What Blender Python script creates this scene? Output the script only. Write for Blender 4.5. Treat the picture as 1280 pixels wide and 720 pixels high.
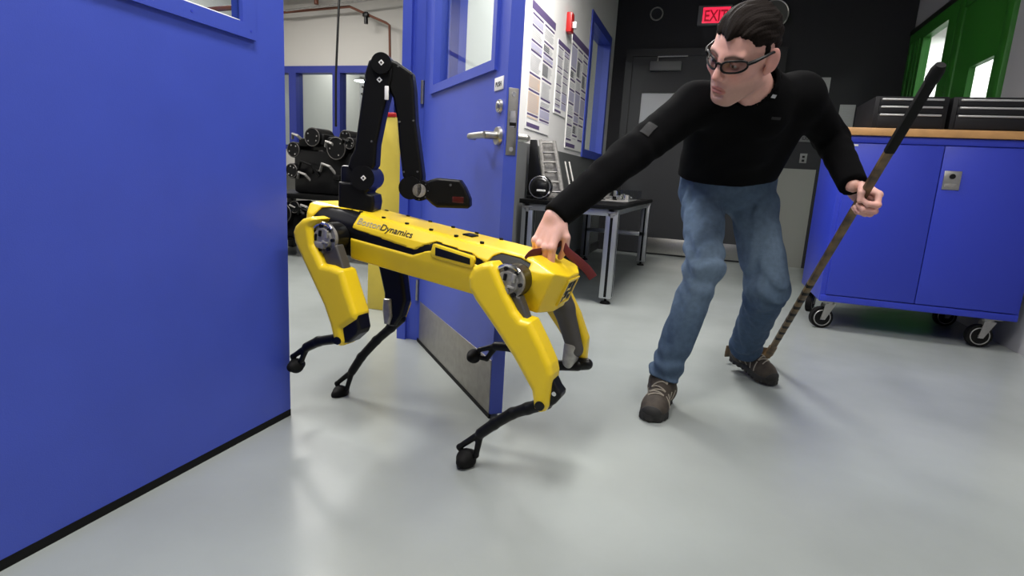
import bpy, bmesh, math, random
import numpy as np
from mathutils import Vector, Matrix

for o in list(bpy.data.objects):
    bpy.data.objects.remove(o, do_unlink=True)
SC = bpy.context.scene
COL = SC.collection
random.seed(7)
RNG = np.random.default_rng(5)

# ------------------------------------------------------------------ camera, world, light, exposure
cam_d = bpy.data.cameras.new('camera')
cam = bpy.data.objects.new('camera', cam_d)
COL.objects.link(cam)
cam_d.sensor_width = 36.0
cam_d.lens = 709.0 / 1280 * 36
cam_d.clip_start = 0.02
cam.matrix_world = Matrix(((0.9438, -0.1159, 0.3096, 0.0), (0.3254, 0.1621, -0.9315, 0.0), (0.0577, 0.9800, 0.1907, 0.80), (0, 0, 0, 1)))
SC.camera = cam

SC.view_settings.view_transform = 'Standard'
SC.view_settings.look = 'None'
SC.view_settings.gamma = 1.0
SC.view_settings.use_curve_mapping = False
SC.view_settings.exposure = 0.0

world = bpy.data.worlds.new('world')
SC.world = world
world.use_nodes = True
world.node_tree.nodes['Background'].inputs[0].default_value = (0.6, 0.68, 0.8, 1)
world.node_tree.nodes['Background'].inputs[1].default_value = 0.02


def area(name, loc, size, power, color=(1, 0.97, 0.93), target=None, spread=180):
    d = bpy.data.lights.new(name, 'AREA')
    d.shape = 'RECTANGLE'
    d.size, d.size_y = size
    d.energy = power
    d.color = color
    d.spread = math.radians(spread)
    o = bpy.data.objects.new(name, d)
    COL.objects.link(o)
    o.location = loc
    if target is not None:
        v = Vector(target) - Vector(loc)
        o.rotation_euler = v.to_track_quat('-Z', 'Y').to_euler()
    return o


# ceiling troffers of the near room (above and behind the camera)
area('ceiling_lamp', (-0.62, 0.72, 2.85), (0.3, 1.2), 60)
area('ceiling_lamp', (0.85, 1.3, 3.0), (0.3, 1.2), 36)
area('ceiling_lamp', (0.75, -1.0, 3.0), (0.35, 1.2), 14)
area('ceiling_lamp', (-0.65, 3.5, 2.95), (0.25, 1.2), 70, target=(-1.0, 3.7, 1.0), spread=140)
# the lab beyond the doorway
area('lab_lamp', (-2.8, 2.7, 2.9), (0.3, 1.2), 115)
area('lab_lamp', (-4.6, 5.2, 3.1), (1.5, 0.5), 70)
area('lab_lamp', (-2.6, 0.6, 3.1), (0.5, 1.5), 30)
# the office behind the lab windows and the hall behind the green door
area('office_lamp', (-5.2, 8.4, 2.7), (1.5, 0.6), 26)
area('hall_lamp', (3.2, 5.3, 2.9), (0.8, 2.0), 85)
area('hall_lamp', (3.0, 8.0, 2.9), (0.8, 1.6), 120)

# ------------------------------------------------------------------ materials
MATS = {}


def mat(name, color, rough=0.5, metal=0.0, noise=0.0, scale=20.0, bump=0.0, bscale=200.0, emis=None, estr=1.0, spec=0.5, coat=0.0, color2=None, attr=None):
    m = bpy.data.materials.new(name)
    m.use_nodes = True
    nt = m.node_tree
    b = nt.nodes['Principled BSDF']
    b.inputs['Roughness'].default_value = rough
    b.inputs['Metallic'].default_value = metal
    b.inputs['Specular IOR Level'].default_value = spec
    b.inputs['Coat Weight'].default_value = coat
    tc = nt.nodes.new('ShaderNodeTexCoord')
    c = tuple(color) + (1,)
    if attr:
        a = nt.nodes.new('ShaderNodeAttribute')
        a.attribute_name = attr
        n = nt.nodes.new('ShaderNodeTexNoise')
        n.inputs['Scale'].default_value = scale
        nt.links.new(tc.outputs['Object'], n.inputs['Vector'])
        mr = nt.nodes.new('ShaderNodeMapRange')
        mr.inputs[3].default_value = 1 - noise
        mr.inputs[4].default_value = 1 + noise
        nt.links.new(n.outputs['Fac'], mr.inputs[0])
        mx = nt.nodes.new('ShaderNodeMix')
        mx.data_type = 'RGBA'
        mx.blend_type = 'MULTIPLY'
        mx.inputs[0].default_value = 1
        nt.links.new(a.outputs['Color'], mx.inputs[6])
        nt.links.new(mr.outputs[0], mx.inputs[7])
        nt.links.new(mx.outputs[2], b.inputs['Base Color'])
    elif noise > 0 or color2:
        n = nt.nodes.new('ShaderNodeTexNoise')
        n.inputs['Scale'].default_value = scale
        n.inputs['Detail'].default_value = 5
        nt.links.new(tc.outputs['Object'], n.inputs['Vector'])
        r = nt.nodes.new('ShaderNodeValToRGB')
        c2 = tuple(color2) + (1,) if color2 else tuple(x * (1 - noise) for x in color) + (1,)
        r.color_ramp.elements[0].color = c2
        r.color_ramp.elements[0].position = 0.3
        r.color_ramp.elements[1].color = c if color2 else tuple(min(1, x * (1 + noise)) for x in color) + (1,)
        r.color_ramp.elements[1].position = 0.7
        nt.links.new(n.outputs['Fac'], r.inputs[0])
        nt.links.new(r.outputs[0], b.inputs['Base Color'])
    else:
        b.inputs['Base Color'].default_value = c
    if bump > 0:
        n2 = nt.nodes.new('ShaderNodeTexNoise')
        n2.inputs['Scale'].default_value = bscale
        n2.inputs['Detail'].default_value = 3
        nt.links.new(tc.outputs['Object'], n2.inputs['Vector'])
        bp = nt.nodes.new('ShaderNodeBump')
        bp.inputs['Strength'].default_value = bump
        bp.inputs['Distance'].default_value = 0.002
        nt.links.new(n2.outputs['Fac'], bp.inputs['Height'])
        nt.links.new(bp.outputs['Normal'], b.inputs['Normal'])
    if emis:
        b.inputs['Emission Color'].default_value = tuple(emis) + (1,)
        b.inputs['Emission Strength'].default_value = estr
    MATS[name] = m
    return m


def glass_mat(name, tint=(0.9, 0.95, 0.95), refl=0.12, rough=0.02):
    m = bpy.data.materials.new(name)
    m.use_nodes = True
    nt = m.node_tree
    nt.nodes.clear()
    out = nt.nodes.new('ShaderNodeOutputMaterial')
    t = nt.nodes.new('ShaderNodeBsdfTransparent')
    t.inputs[0].default_value = tuple(tint) + (1,)
    g = nt.nodes.new('ShaderNodeBsdfGlossy')
    g.inputs['Roughness'].default_value = rough
    f = nt.nodes.new('ShaderNodeFresnel')
    f.inputs['IOR'].default_value = 1.5
    mx = nt.nodes.new('ShaderNodeMixShader')
    gm = nt.nodes.new('ShaderNodeNewGeometry')
    mm = nt.nodes.new('ShaderNodeMath')
    mm.operation = 'MULTIPLY_ADD'
    mm.inputs[1].default_value = -1.0
    mm.inputs[2].default_value = 1.0
    m2 = nt.nodes.new('ShaderNodeMath')
    m2.operation = 'MULTIPLY'
    nt.links.new(gm.outputs['Backfacing'], mm.inputs[0])
    nt.links.new(mm.outputs[0], m2.inputs[0])
    nt.links.new(f.outputs[0], m2.inputs[1])
    nt.links.new(m2.outputs[0], mx.inputs[0])
    nt.links.new(t.outputs[0], mx.inputs[1])
    nt.links.new(g.outputs[0], mx.inputs[2])
    nt.links.new(mx.outputs[0], out.inputs[0])
    MATS[name] = m
    return m


BLUE = mat('blue_paint', (0.046, 0.078, 0.46), 0.42, noise=0.04, scale=6, bump=0.12, bscale=350)
BLUED = mat('blue_enamel', (0.026, 0.046, 0.46), 0.38, bump=0.08, bscale=300)
FLOOR = mat('epoxy_floor', (0.305, 0.33, 0.318), 0.25, noise=0.12, scale=1.6, bump=0.10, bscale=90)
WHITE = mat('white_wall', (0.72, 0.71, 0.69), 0.7, bump=0.05, bscale=150)
LABW = mat('lab_wall', (0.62, 0.60, 0.56), 0.7, bump=0.05, bscale=150)
GREY = mat('grey_wainscot', (0.12, 0.124, 0.124), 0.55, bump=0.05, bscale=150)
DARK = mat('dark_wall', (0.010, 0.010, 0.013), 0.7, bump=0.05, bscale=120)
DDOOR = mat('dark_door', (0.018, 0.019, 0.022), 0.5, bump=0.05, bscale=200)
CEIL = mat('ceiling_paint', (0.10, 0.10, 0.10), 0.8)
LABC = mat('lab_ceiling', (0.35, 0.35, 0.34), 0.8)
GREEN = mat('green_paint', (0.02, 0.15, 0.012), 0.45, bump=0.05)
STEEL = mat('brushed_steel', (0.45, 0.44, 0.41), 0.35, 1.0, noise=0.06, scale=60)
KICK = mat('kick_steel', (0.36, 0.34, 0.31), 0.45, 1.0, noise=0.1, scale=30)
CHROME = mat('chrome', (0.7, 0.7, 0.7), 0.15, 1.0)
ALU = mat('aluminium', (0.48, 0.49, 0.5), 0.4, 0.9)
YEL = mat('yellow_shell', (0.80, 0.56, 0.012), 0.34, bump=0.03, bscale=500, coat=0.15)
YELB = mat('yellow_board', (0.58, 0.45, 0.06), 0.5, noise=0.05, scale=12)
BLK = mat('black_plastic', (0.0028, 0.0028, 0.003), 0.42, spec=0.22)
BLKM = mat('black_metal', (0.004, 0.004, 0.0045), 0.32, spec=0.3)
RUB = mat('black_rubber', (0.004, 0.004, 0.004), 0.7, spec=0.2)
GRM = mat('grey_motor', (0.27, 0.26, 0.245), 0.45, 0.3, noise=0.25, scale=60)
GRM2 = mat('grey_motor_light', (0.38, 0.37, 0.35), 0.4, 0.5, noise=0.2, scale=50)
DGRM = mat('dark_grey_tube', (0.075, 0.07, 0.066), 0.45, 0.3)
WOOD = mat('maple_top', (0.56, 0.30, 0.11), 0.4, noise=0.12, scale=14)
REDP = mat('red_plastic', (0.42, 0.012, 0.012), 0.35)
STRAP = mat('red_webbing', (0.085, 0.003, 0.005), 0.8, bump=0.3, bscale=700)
PAPER = mat('paper', (0.78, 0.77, 0.75), 0.8)
INKP = mat('ink_purple', (0.09, 0.06, 0.16), 0.8)
INKL = mat('ink_lavender', (0.42, 0.40, 0.60), 0.8)
INKG = mat('ink_grey', (0.45, 0.45, 0.47), 0.8)
INKO = mat('ink_orange', (0.65, 0.48, 0.36), 0.8)
INKY = mat('ink_olive', (0.30, 0.31, 0.14), 0.8)
INKK = mat('ink_black', (0.02, 0.02, 0.025), 0.8)
INKR = mat('ink_red', (0.5, 0.05, 0.06), 0.8)
TXTG = mat('lettering_grey', (0.29, 0.28, 0.24), 0.5)
PIPE = mat('orange_pipe', (0.17, 0.055, 0.028), 0.5)
GLASS = glass_mat('window_glass')
LENS = glass_mat('lens_glass', (0.62, 0.60, 0.60), rough=0.05)
GLOWR = mat('exit_glow', (0.6, 0.02, 0.04), 0.4, emis=(1.0, 0.03, 0.09), estr=0.9)
EXITL = mat('exit_letter', (0.25, 0.01, 0.02), 0.5, emis=(1.0, 0.02, 0.06), estr=0.25)
LAMP = mat('pendant_glow', (1, 1, 1), 0.5, emis=(1, 0.98, 0.94), estr=4.0)
FLEECE = mat('black_fleece', (0.0028, 0.0028, 0.0032), 0.95, bump=0.25, bscale=400, spec=0.08)
FLEECE2 = mat('charcoal_patch', (0.009, 0.009, 0.010), 0.8)
SOLE = mat('dark_sole', (0.018, 0.017, 0.016), 0.8)
SOLET = mat('tan_sole', (0.22, 0.18, 0.13), 0.8)
SHOE = mat('brown_suede', (0.042, 0.032, 0.023), 0.8, noise=0.3, scale=40, bump=0.2, bscale=200)
LACE = mat('pale_lace', (0.30, 0.27, 0.22), 0.8)
HAIR = mat('dark_hair', (0.007, 0.0042, 0.003), 0.7, bump=0.5, bscale=260, spec=0.10)
SKIN = mat('skin', (0.6, 0.35, 0.28), 0.5, noise=0.07, scale=90, attr='Col', bump=0.08, bscale=500)
SKIN.node_tree.nodes['Principled BSDF'].inputs['Subsurface Weight'].default_value = 0.08
SKIN.node_tree.nodes['Principled BSDF'].inputs['Subsurface Radius'].default_value = (0.01, 0.004, 0.002)


def denim():
    m = mat('blue_denim', (0.1, 0.2, 0.33), 0.85, attr='Col', noise=0.28, scale=55, bump=0.35, bscale=380, spec=0.2)
    return m


DENIM = denim()


def stickmat():
    m = mat('taped_wood', (0.20, 0.125, 0.05), 0.5, color2=(0.03, 0.02, 0.012), scale=26, bump=0.1)
    return m


STICKM = stickmat()


# ------------------------------------------------------------------ object helpers
def tag(o, label=None, cat=None, group=None, kind=None):
    if label: o['label'] = label
    if cat: o['category'] = cat
    if group: o['group'] = group
    if kind: o['kind'] = kind
    return o


def thing(name, label, cat, loc=(0, 0, 0), group=None):
    o = bpy.data.objects.new(name, None)
    o.empty_display_size = 0.1
    COL.objects.link(o)
    o.location = loc
    return tag(o, label, cat, group)


def world_loc(o):
    p = Vector((0, 0, 0))
    while o is not None:
        p += o.location
        o = o.parent
    return p


def link_mesh(name, me, mats, parent=None, origin=None):
    """mesh data is in world coordinates; the origin is moved to its centre (or to the parent's origin)"""
    if not isinstance(mats, (list, tuple)): mats = [mats]
    for m in mats: me.materials.append(m)
    n = len(me.vertices)
    co = np.empty(n * 3, np.float32)
    me.vertices.foreach_get('co', co)
    co = co.reshape(-1, 3)
    c = np.array([(co[:, 0].min() + co[:, 0].max()) / 2, (co[:, 1].min() + co[:, 1].max()) / 2, co[:, 2].min()]) if origin is None else np.array(origin)
    co -= c.astype(np.float32)
    me.vertices.foreach_set('co', co.ravel())
    me.update()
    o = bpy.data.objects.new(name, me)
    COL.objects.link(o)
    w = Vector([float(x) for x in c])
    if parent is not None:
        o.parent = parent
        w = w - world_loc(parent)
    o.location = w
    return o


def smooth_angle(me, ang=35):
    for p in me.polygons: p.use_smooth = True
    try:
        me.set_sharp_from_angle(angle=math.radians(ang))
    except Exception:
        pass


class MB:
    """collects shapes; build() links them as one mesh object"""

    def __init__(s):
        s.bm = bmesh.new()
        s.M = Matrix.Identity(4)
        s.mi = 0

    def _fin(s, verts, M=None):
        T = s.M @ M if M is not None else s.M
        for v in verts: v.co = T @ v.co
        for f in {f for v in verts for f in v.link_faces}: f.material_index = s.mi

    def box(s, lo, hi, bev=0.0, M=None, seg=2):
        lo, hi = Vector(lo), Vector(hi)
        r = bmesh.ops.create_cube(s.bm, size=1)
        vs = r['verts']
        for v in vs:
            v.co = Vector((lo[i] + (hi[i] - lo[i]) * (v.co[i] + 0.5) for i in range(3)))
        if bev > 0:
            es = list({e for v in vs for e in v.link_edges})
            r = bmesh.ops.bevel(s.bm, geom=es, offset=min(bev, 0.49 * min(hi - lo)), segments=seg, affect='EDGES', profile=0.5)
            vs = list({v for f in r['faces'] for v in f.verts} | {v for v in vs if v.is_valid})
        s._fin(vs, M)
        return s

    def frame(s, lo, hi, hlo, hhi, axis):
        """slab with a rectangular hole; hlo/hhi are the hole's limits on the two other axes"""
        u, v = [i for i in range(3) if i != axis]
        us = [lo[u], hlo[0], hhi[0], hi[u]]; vs_ = [lo[v], hlo[1], hhi[1], hi[v]]
        g = {}
        for i in range(4):
            for j in range(4):
                p = [0, 0, 0]; p[axis] = lo[axis]; p[u] = us[i]; p[v] = vs_[j]
                g[i, j] = s.bm.verts.new(p)
        fs = [s.bm.faces.new((g[i, j], g[i + 1, j], g[i + 1, j + 1], g[i, j + 1])) for i in range(3) for j in range(3) if (i, j) != (1, 1)]
        ex = bmesh.ops.extrude_face_region(s.bm, geom=fs)
        nv = [e for e in ex['geom'] if isinstance(e, bmesh.types.BMVert)]
        for q in nv: q.co[axis] = hi[axis]
        s._fin(list(g.values()) + nv)
        return s

    def cyl(s, a, b, r, r2=None, n=20, caps=True):
        a, b = Vector(a), Vector(b)
        d = b - a
        q = bmesh.ops.create_cone(s.bm, cap_ends=caps, cap_tris=False, segments=n, radius1=r, radius2=r if r2 is None else r2, depth=d.length)
        T = Matrix.Translation((a + b) / 2) @ d.to_track_quat('Z', 'Y').to_matrix().to_4x4()
        s._fin(q['verts'], T)
        return s

    def sph(s, c, r, n=14, sc=(1, 1, 1)):
        q = bmesh.ops.create_uvsphere(s.bm, u_segments=n, v_segments=max(6, n * 2 // 3), radius=r)
        s._fin(q['verts'], Matrix.Translation(c) @ Matrix.Diagonal((*sc, 1)))
        return s

    def prism(s, pts, axis, a, b, bev=0.0):
        """pts: 2d outline; axis: dropped axis index; extruded from a to b"""
        def up(p, t):
            l = [p[0], p[1]]
            l.insert(axis, t)
            return Vector(l)
        vs = [s.bm.verts.new(up(p, a)) for p in pts]
        f = s.bm.faces.new(vs)
        ex = bmesh.ops.extrude_face_region(s.bm, geom=[f])
        nv = [e for e in ex['geom'] if isinstance(e, bmesh.types.BMVert)]
        for i, v in enumerate(nv):
            v.co[axis] = b
        allv = vs + nv
        fs = list({f for v in allv for f in v.link_faces})
        bmesh.ops.recalc_face_normals(s.bm, faces=fs)
        if bev > 0:
            es = [e for e in {e for v in allv for e in v.link_edges} if len(e.link_faces) == 2 and e.calc_face_angle(0) > 0.5]
            r = bmesh.ops.bevel(s.bm, geom=es, offset=bev, segments=2, affect='EDGES', profile=0.5)
            allv = list({v for f in r['faces'] for v in f.verts} | {v for v in allv if v.is_valid})
        s._fin(allv)
        return s

    def tube(s, pts, r, n=10, closed=False, flat=None):
        """flat=(ru, rv, upvector): elliptical section"""
        P = [Vector(p) for p in pts]
        N = len(P)
        rr = r if isinstance(r, (list, tuple)) else [r] * N
        rings = []
        up = Vector(flat[2]) if flat else None
        prev = None
        for i in range(N):
            if closed:
                t = (P[(i + 1) % N] - P[i - 1]).normalized()
            else:
                t = (P[min(i + 1, N - 1)] - P[max(i - 1, 0)]).normalized()
            if flat:
                x = t.cross(up).normalized()
            else:
                if prev is None:
                    x = t.orthogonal().normalized()
                else:
                    x = (prev - t * prev.dot(t)).normalized()
                prev = x
            y = t.cross(x).normalized()
            ring = []
            for k in range(n):
                a = 2 * math.pi * k / n
                if flat:
                    ca, sa = math.cos(a), math.sin(a)
                    sq = lambda q: math.copysign(abs(q) ** 0.5, q)
                    o = x * (flat[0] * sq(ca)) + y * (flat[1] * sq(sa))
                else:
                    o = (x * math.cos(a) + y * math.sin(a)) * rr[i]
                ring.append(s.bm.verts.new(P[i] + o))
            rings.append(ring)
        m = N if closed else N - 1
        for i in range(m):
            A, B = rings[i], rings[(i + 1) % N]
            for k in range(n):
                s.bm.faces.new((A[k], A[(k + 1) % n], B[(k + 1) % n], B[k]))
        if not closed:
            s.bm.faces.new(list(reversed(rings[0])))
            s.bm.faces.new(rings[-1])
        s._fin([v for q in rings for v in q])
        return s

    def quad(s, a, b, c, d):
        vs = [s.bm.verts.new(Vector(p)) for p in (a, b, c, d)]
        s.bm.faces.new(vs)
        s._fin(vs)
        return s

    def build(s, name, mats, parent=None, smooth=True, origin=None):
        me = bpy.data.meshes.new(name)
        bmesh.ops.recalc_face_normals(s.bm, faces=s.bm.faces)
        s.bm.to_mesh(me)
        s.bm.free()
        if smooth: smooth_angle(me)
        return link_mesh(name, me, mats, parent, origin)


def struct(name, mb, m, parent=None):
    o = mb.build(name, m, parent, smooth=False)
    if parent is None: o['kind'] = 'structure'
    return o


def wallbox(name, lo, hi, m, parent=None, bev=0.0):
    return struct(name, MB().box(lo, hi, bev), m, parent)


def text_mesh(name, body, M, width, m, parent=None, depth=0.0006, bold=0.0, height=None, align='LEFT'):
    cu = bpy.data.curves.new(name, 'FONT')
    cu.body = body
    cu.size = 1
    cu.offset = bold
    cu.resolution_u = 4
    o = bpy.data.objects.new(name + '_tmp', cu)
    COL.objects.link(o)
    bpy.context.view_layer.update()
    me = bpy.data.meshes.new_from_object(o.evaluated_get(bpy.context.evaluated_depsgraph_get()))
    bpy.data.objects.remove(o, do_unlink=True)
    co = np.empty(len(me.vertices) * 3, np.float32)
    me.vertices.foreach_get('co', co)
    co = co.reshape(-1, 3)
    co[:, 0] -= co[:, 0].min()
    k = width / co[:, 0].max()
    ky = k if height is None else height / max(1e-6, co[:, 1].max() - min(0, co[:, 1].min()))
    co[:, 0] *= k
    co[:, 1] *= ky
    A = np.array(M)
    co = co @ A[:3, :3].T + A[:3, 3]
    me.vertices.foreach_set('co', co.astype(np.float32).ravel())
    me.name = name
    # give the letters a little thickness
    bm = bmesh.new()
    bm.from_mesh(me)
    r = bmesh.ops.extrude_face_region(bm, geom=list(bm.faces))
    nrm = Vector(A[:3, 2])
    for v in [e for e in r['geom'] if isinstance(e, bmesh.types.BMVert)]: v.co += nrm * depth
    bm.to_mesh(me)
    bm.free()
    me.materials.clear()
    return link_mesh(name, me, m, parent)


# ------------------------------------------------------------------ signed distance modelling
def V(*a): return np.array(a, np.float32)


def rc(P, a, b, ra, rb):
    a = np.asarray(a, np.float32); b = np.asarray(b, np.float32)
    ab = b - a
    t = np.clip(((P - a) @ ab) / max(1e-9, float(ab @ ab)), 0, 1)
    return np.linalg.norm(P - (a + t[:, None] * ab), axis=1) - (ra + t * (rb - ra))


def ell(P, c, r, R=None):
    p = P - np.asarray(c, np.float32)
    if R is not None: p = p @ np.asarray(R, np.float32)
    r = np.asarray(r, np.float32)
    k0 = np.linalg.norm(p / r, axis=1)
    k1 = np.linalg.norm(p / (r * r), axis=1) + 1e-9
    return k0 * (k0 - 1) / k1


def bx(P, c, h, rnd=0.0, R=None):
    p = P - np.asarray(c, np.float32)
    if R is not None: p = p @ np.asarray(R, np.float32)
    q = np.abs(p) - (np.asarray(h, np.float32) - rnd)
    return np.linalg.norm(np.maximum(q, 0), axis=1) + np.minimum(q.max(1), 0) - rnd


def smin(a, b, k):
    h = np.maximum(k - np.abs(a - b), 0) / k
    return np.minimum(a, b) - h * h * k * 0.25


def smax(a, b, k): return -smin(-a, -b, k)


def poly(x, y, pts):
    pts = np.asarray(pts, np.float32)
    n = len(pts)
    d = np.full(x.shape, 1e9, np.float32)
    s = np.zeros(x.shape, bool)
    for i in range(n):
        a = pts[i]; b = pts[i - 1]
        ex, ey = b - a
        wx = x - a[0]; wy = y - a[1]
        t = np.clip((wx * ex + wy * ey) / (ex * ex + ey * ey + 1e-12), 0, 1)
        d = np.minimum(d, (wx - ex * t) ** 2 + (wy - ey * t) ** 2)
        c = (a[1] > y) != (b[1] > y)
        with np.errstate(divide='ignore', invalid='ignore'):
            xi = a[0] + (y - a[1]) * (b[0] - a[0]) / (b[1] - a[1])
        s ^= c & (x < xi)
    return np.where(s, -1, 1) * np.sqrt(d)


def rmax(a, b, r):
    """rounded intersection"""
    u = np.maximum(a + r, 0); v = np.maximum(b + r, 0)
    return np.minimum(np.maximum(a, b), -r) + np.sqrt(u * u + v * v)


def nets(fn, lo, hi, h):
    lo = np.asarray(lo, np.float64); hi = np.asarray(hi, np.float64)
    B = 8
    nb = np.ceil((hi - lo) / (h * B)).astype(int)
    n = nb * B + 1
    # coarse pass on block centres
    cs = [lo[i] + (np.arange(nb[i]) + 0.5) * B * h for i in range(3)]
    G = np.stack(np.meshgrid(*cs, indexing='ij'), -1).reshape(-1, 3).astype(np.float32)
    cd = fn(G).reshape(nb)
    rad = B * h * 0.866 * 1.5 + 0.012
    val = np.where(cd > 0, 1.0, -1.0).astype(np.float32)
    F = np.repeat(np.repeat(np.repeat(val, B, 0), B, 1), B, 2)
    full = np.ones(n, np.float32)
    full[:-1, :-1, :-1] = F
    act = np.argwhere(np.abs(cd) < rad)
    off = np.stack(np.meshgrid(np.arange(B + 1), np.arange(B + 1), np.arange(B + 1), indexing='ij'), -1).reshape(-1, 3)
    CH = 400
    for s in range(0, len(act), CH):
        a = act[s:s + CH]
        idx = (a[:, None, :] * B + off[None]).reshape(-1, 3)
        p = (lo + idx * h).astype(np.float32)
        full[idx[:, 0], idx[:, 1], idx[:, 2]] = fn(p)
    D = full
    ins = D < 0
    c = np.zeros(np.array(n) - 1, np.int8)
    for i in (0, 1):
        for j in (0, 1):
            for k in (0, 1):
                c += ins[i:n[0] - 1 + i, j:n[1] - 1 + j, k:n[2] - 1 + k]
    cells = np.argwhere((c > 0) & (c < 8))
    vid = -np.ones(c.shape, np.int64)
    vid[cells[:, 0], cells[:, 1], cells[:, 2]] = np.arange(len(cells))
    acc = np.zeros((len(cells), 3)); cnt = np.zeros(len(cells))
    corners = [(i, j, k) for i in (0, 1) for j in (0, 1) for k in (0, 1)]
    cv = {q: D[cells[:, 0] + q[0], cells[:, 1] + q[1], cells[:, 2] + q[2]] for q in corners}
    for q in corners:
        for ax in range(3):
            if q[ax] == 0:
                w = list(q); w[ax] = 1; w = tuple(w)
                A, Bv = cv[q], cv[w]
                m = (A < 0) != (Bv < 0)
                t = np.where(m, A / np.where(m, A - Bv, 1), 0)
                pt = np.tile(np.array(q, float), (len(cells), 1))
                pt[:, ax] = t
                acc += pt * m[:, None]; cnt += m
    verts = lo + (cells + acc / cnt[:, None]) * h
    quads = []
    for ax in range(3):
        sl0 = [slice(None)] * 3; sl1 = [slice(None)] * 3
        sl0[ax] = slice(0, -1); sl1[ax] = slice(1, None)
        a, b = ins[tuple(sl0)], ins[tuple(sl1)]
        e = np.argwhere(a != b)
        u, v = (ax + 1) % 3, (ax + 2) % 3
        e = e[(e[:, u] > 0) & (e[:, v] > 0) & (e[:, u] < n[u] - 1) & (e[:, v] < n[v] - 1)]
        flip = a[e[:, 0], e[:, 1], e[:, 2]]
        def at(du, dv):
            k = e.copy(); k[:, u] += du; k[:, v] += dv
            return vid[k[:, 0], k[:, 1], k[:, 2]]
        q = np.stack([at(-1, -1), at(0, -1), at(0, 0), at(-1, 0)], 1)
        q[~flip] = q[~flip][:, ::-1]
        quads.append(q)
    Q = np.concatenate(quads)
    Q = Q[(Q >= 0).all(1)]
    return verts, Q


def mesh_np(name, verts, quads, col=None):
    me = bpy.data.meshes.new(name)
    verts = np.asarray(verts, np.float32)
    me.vertices.add(len(verts))
    me.vertices.foreach_set('co', verts.ravel())
    nq = len(quads)
    me.loops.add(nq * 4)
    me.loops.foreach_set('vertex_index', quads.astype(np.int32).ravel())
    me.polygons.add(nq)
    me.polygons.foreach_set('loop_start', np.arange(nq, dtype=np.int32) * 4)
    me.polygons.foreach_set('use_smooth', np.ones(nq, bool))
    me.update(calc_edges=True)
    me.validate()
    if col is not None:
        at = me.attributes.new('Col', 'FLOAT_COLOR', 'POINT')
        c = np.ones((len(verts), 4), np.float32)
        c[:, :3] = col
        at.data.foreach_set('color', c.ravel())
    return me


def relax(verts, quads, it=1, lam=0.5):
    n = len(verts)
    for _ in range(it):
        s = np.zeros((n, 3)); c = np.zeros(n)
        for k in range(4):
            a, b = quads[:, k], quads[:, (k + 1) % 4]
            np.add.at(s, a, verts[b]); np.add.at(c, a, 1)
            np.add.at(s, b, verts[a]); np.add.at(c, b, 1)
        verts = verts + lam * (s / np.maximum(c, 1)[:, None] - verts)
    return verts


def sdf_obj(name, fn, lo, hi, h, m, parent=None, T=None, color=None, smooth=0):
    v, q = nets(fn, lo, hi, h)
    if smooth: v = relax(v, q, smooth)
    col = color(v.astype(np.float32)) if color else None
    if T is not None:
        T = np.asarray(T, float)
        v = v @ T[:3, :3].T + T[:3, 3]
        if np.linalg.det(T[:3, :3]) < 0: q = q[:, ::-1]
    return link_mesh(name, mesh_np(name, v, q, col), m, parent)


def merge_np(parts):
    vs, qs, cs, k = [], [], [], 0
    for v, q, c in parts:
        vs.append(v); qs.append(q + k); cs.append(c); k += len(v)
    return np.concatenate(vs), np.concatenate(qs), np.concatenate(cs)

# ------------------------------------------------------------------ setting
XL, XLB = -1.235, -1.35          # door wall: room face, lab face
YB, XR, ZC = 6.95, 1.73, 3.15    # back wall, right wall, ceiling
LY = 6.9                         # far wall of the lab

wallbox('floor', (-6.2, -2.7, -0.1), (4.2, 9.2, 0.0), FLOOR)
wallbox('ceiling', (XLB, -2.7, ZC), (4.2, 9.2, ZC + 0.1), CEIL)
wallbox('ceiling_lab', (-6.2, -2.7, 3.4), (XLB, 9.2, 3.5), LABC)
wallbox('wall_front', (-6.2, -2.8, 0), (4.2, -2.7, 3.5), GREY)
wallbox('wall_back', (XLB, YB, 0), (XR + 0.15, YB + 0.15, ZC), DARK)

# left wall, in pieces round the double door, the sidelight and the window
o = struct('wall_left', (MB().box((XLB, -2.7, 0), (XL, 0.42, ZC)).box((XLB, 0.42, 2.34), (XL, 2.62, ZC))
                         .box((XLB, 2.46, 0), (XL, 2.73, 0.9)).box((XLB, 2.62, 2.34), (XL, 2.73, ZC))
                         .box((XLB, 2.73, 1.04), (XL, 5.66, ZC))
                         .box((XLB, 5.66, 2.335), (XL, 6.66, ZC)).box((XLB, 6.66, 1.04), (XL, YB, ZC))), WHITE)
struct('wainscot', (MB().box((XLB, 2.73, 0), (XL, YB, 1.04)).box((XLB, 5.66, 1.04), (XL, 6.66, 1.1))), GREY, o)
wallbox('baseboard_left', (XL, 2.46, 0), (XL + 0.012, YB, 0.1), mat('dark_baseboard', (0.03, 0.03, 0.032), 0.5))

# door frame of the double door
o = struct('trim_1', (MB().box((XLB - 0.015, 2.375, 0), (XL + 0.012, 2.46, 2.34)).box((XLB - 0.015, 0.42, 0), (XL + 0.012, 0.475, 2.34))
                      .box((XLB - 0.015, 0.42, 2.285), (XL + 0.012, 2.46, 2.345)).box((XLB - 0.01, 2.355, 0), (XLB + 0.035, 2.376, 2.3))), BLUE)
# narrow sidelight beside the hinge jamb
o = struct('window_2', MB().frame((XLB - 0.01, 2.455, 0.88), (XL + 0.010, 2.745, 2.343), (2.47, 0.93), (2.655, 2.29), 0), BLUE)
struct('pane', MB().box((-1.30, 2.465, 0.93), (-1.294, 2.66, 2.29)), GLASS, o)

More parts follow.
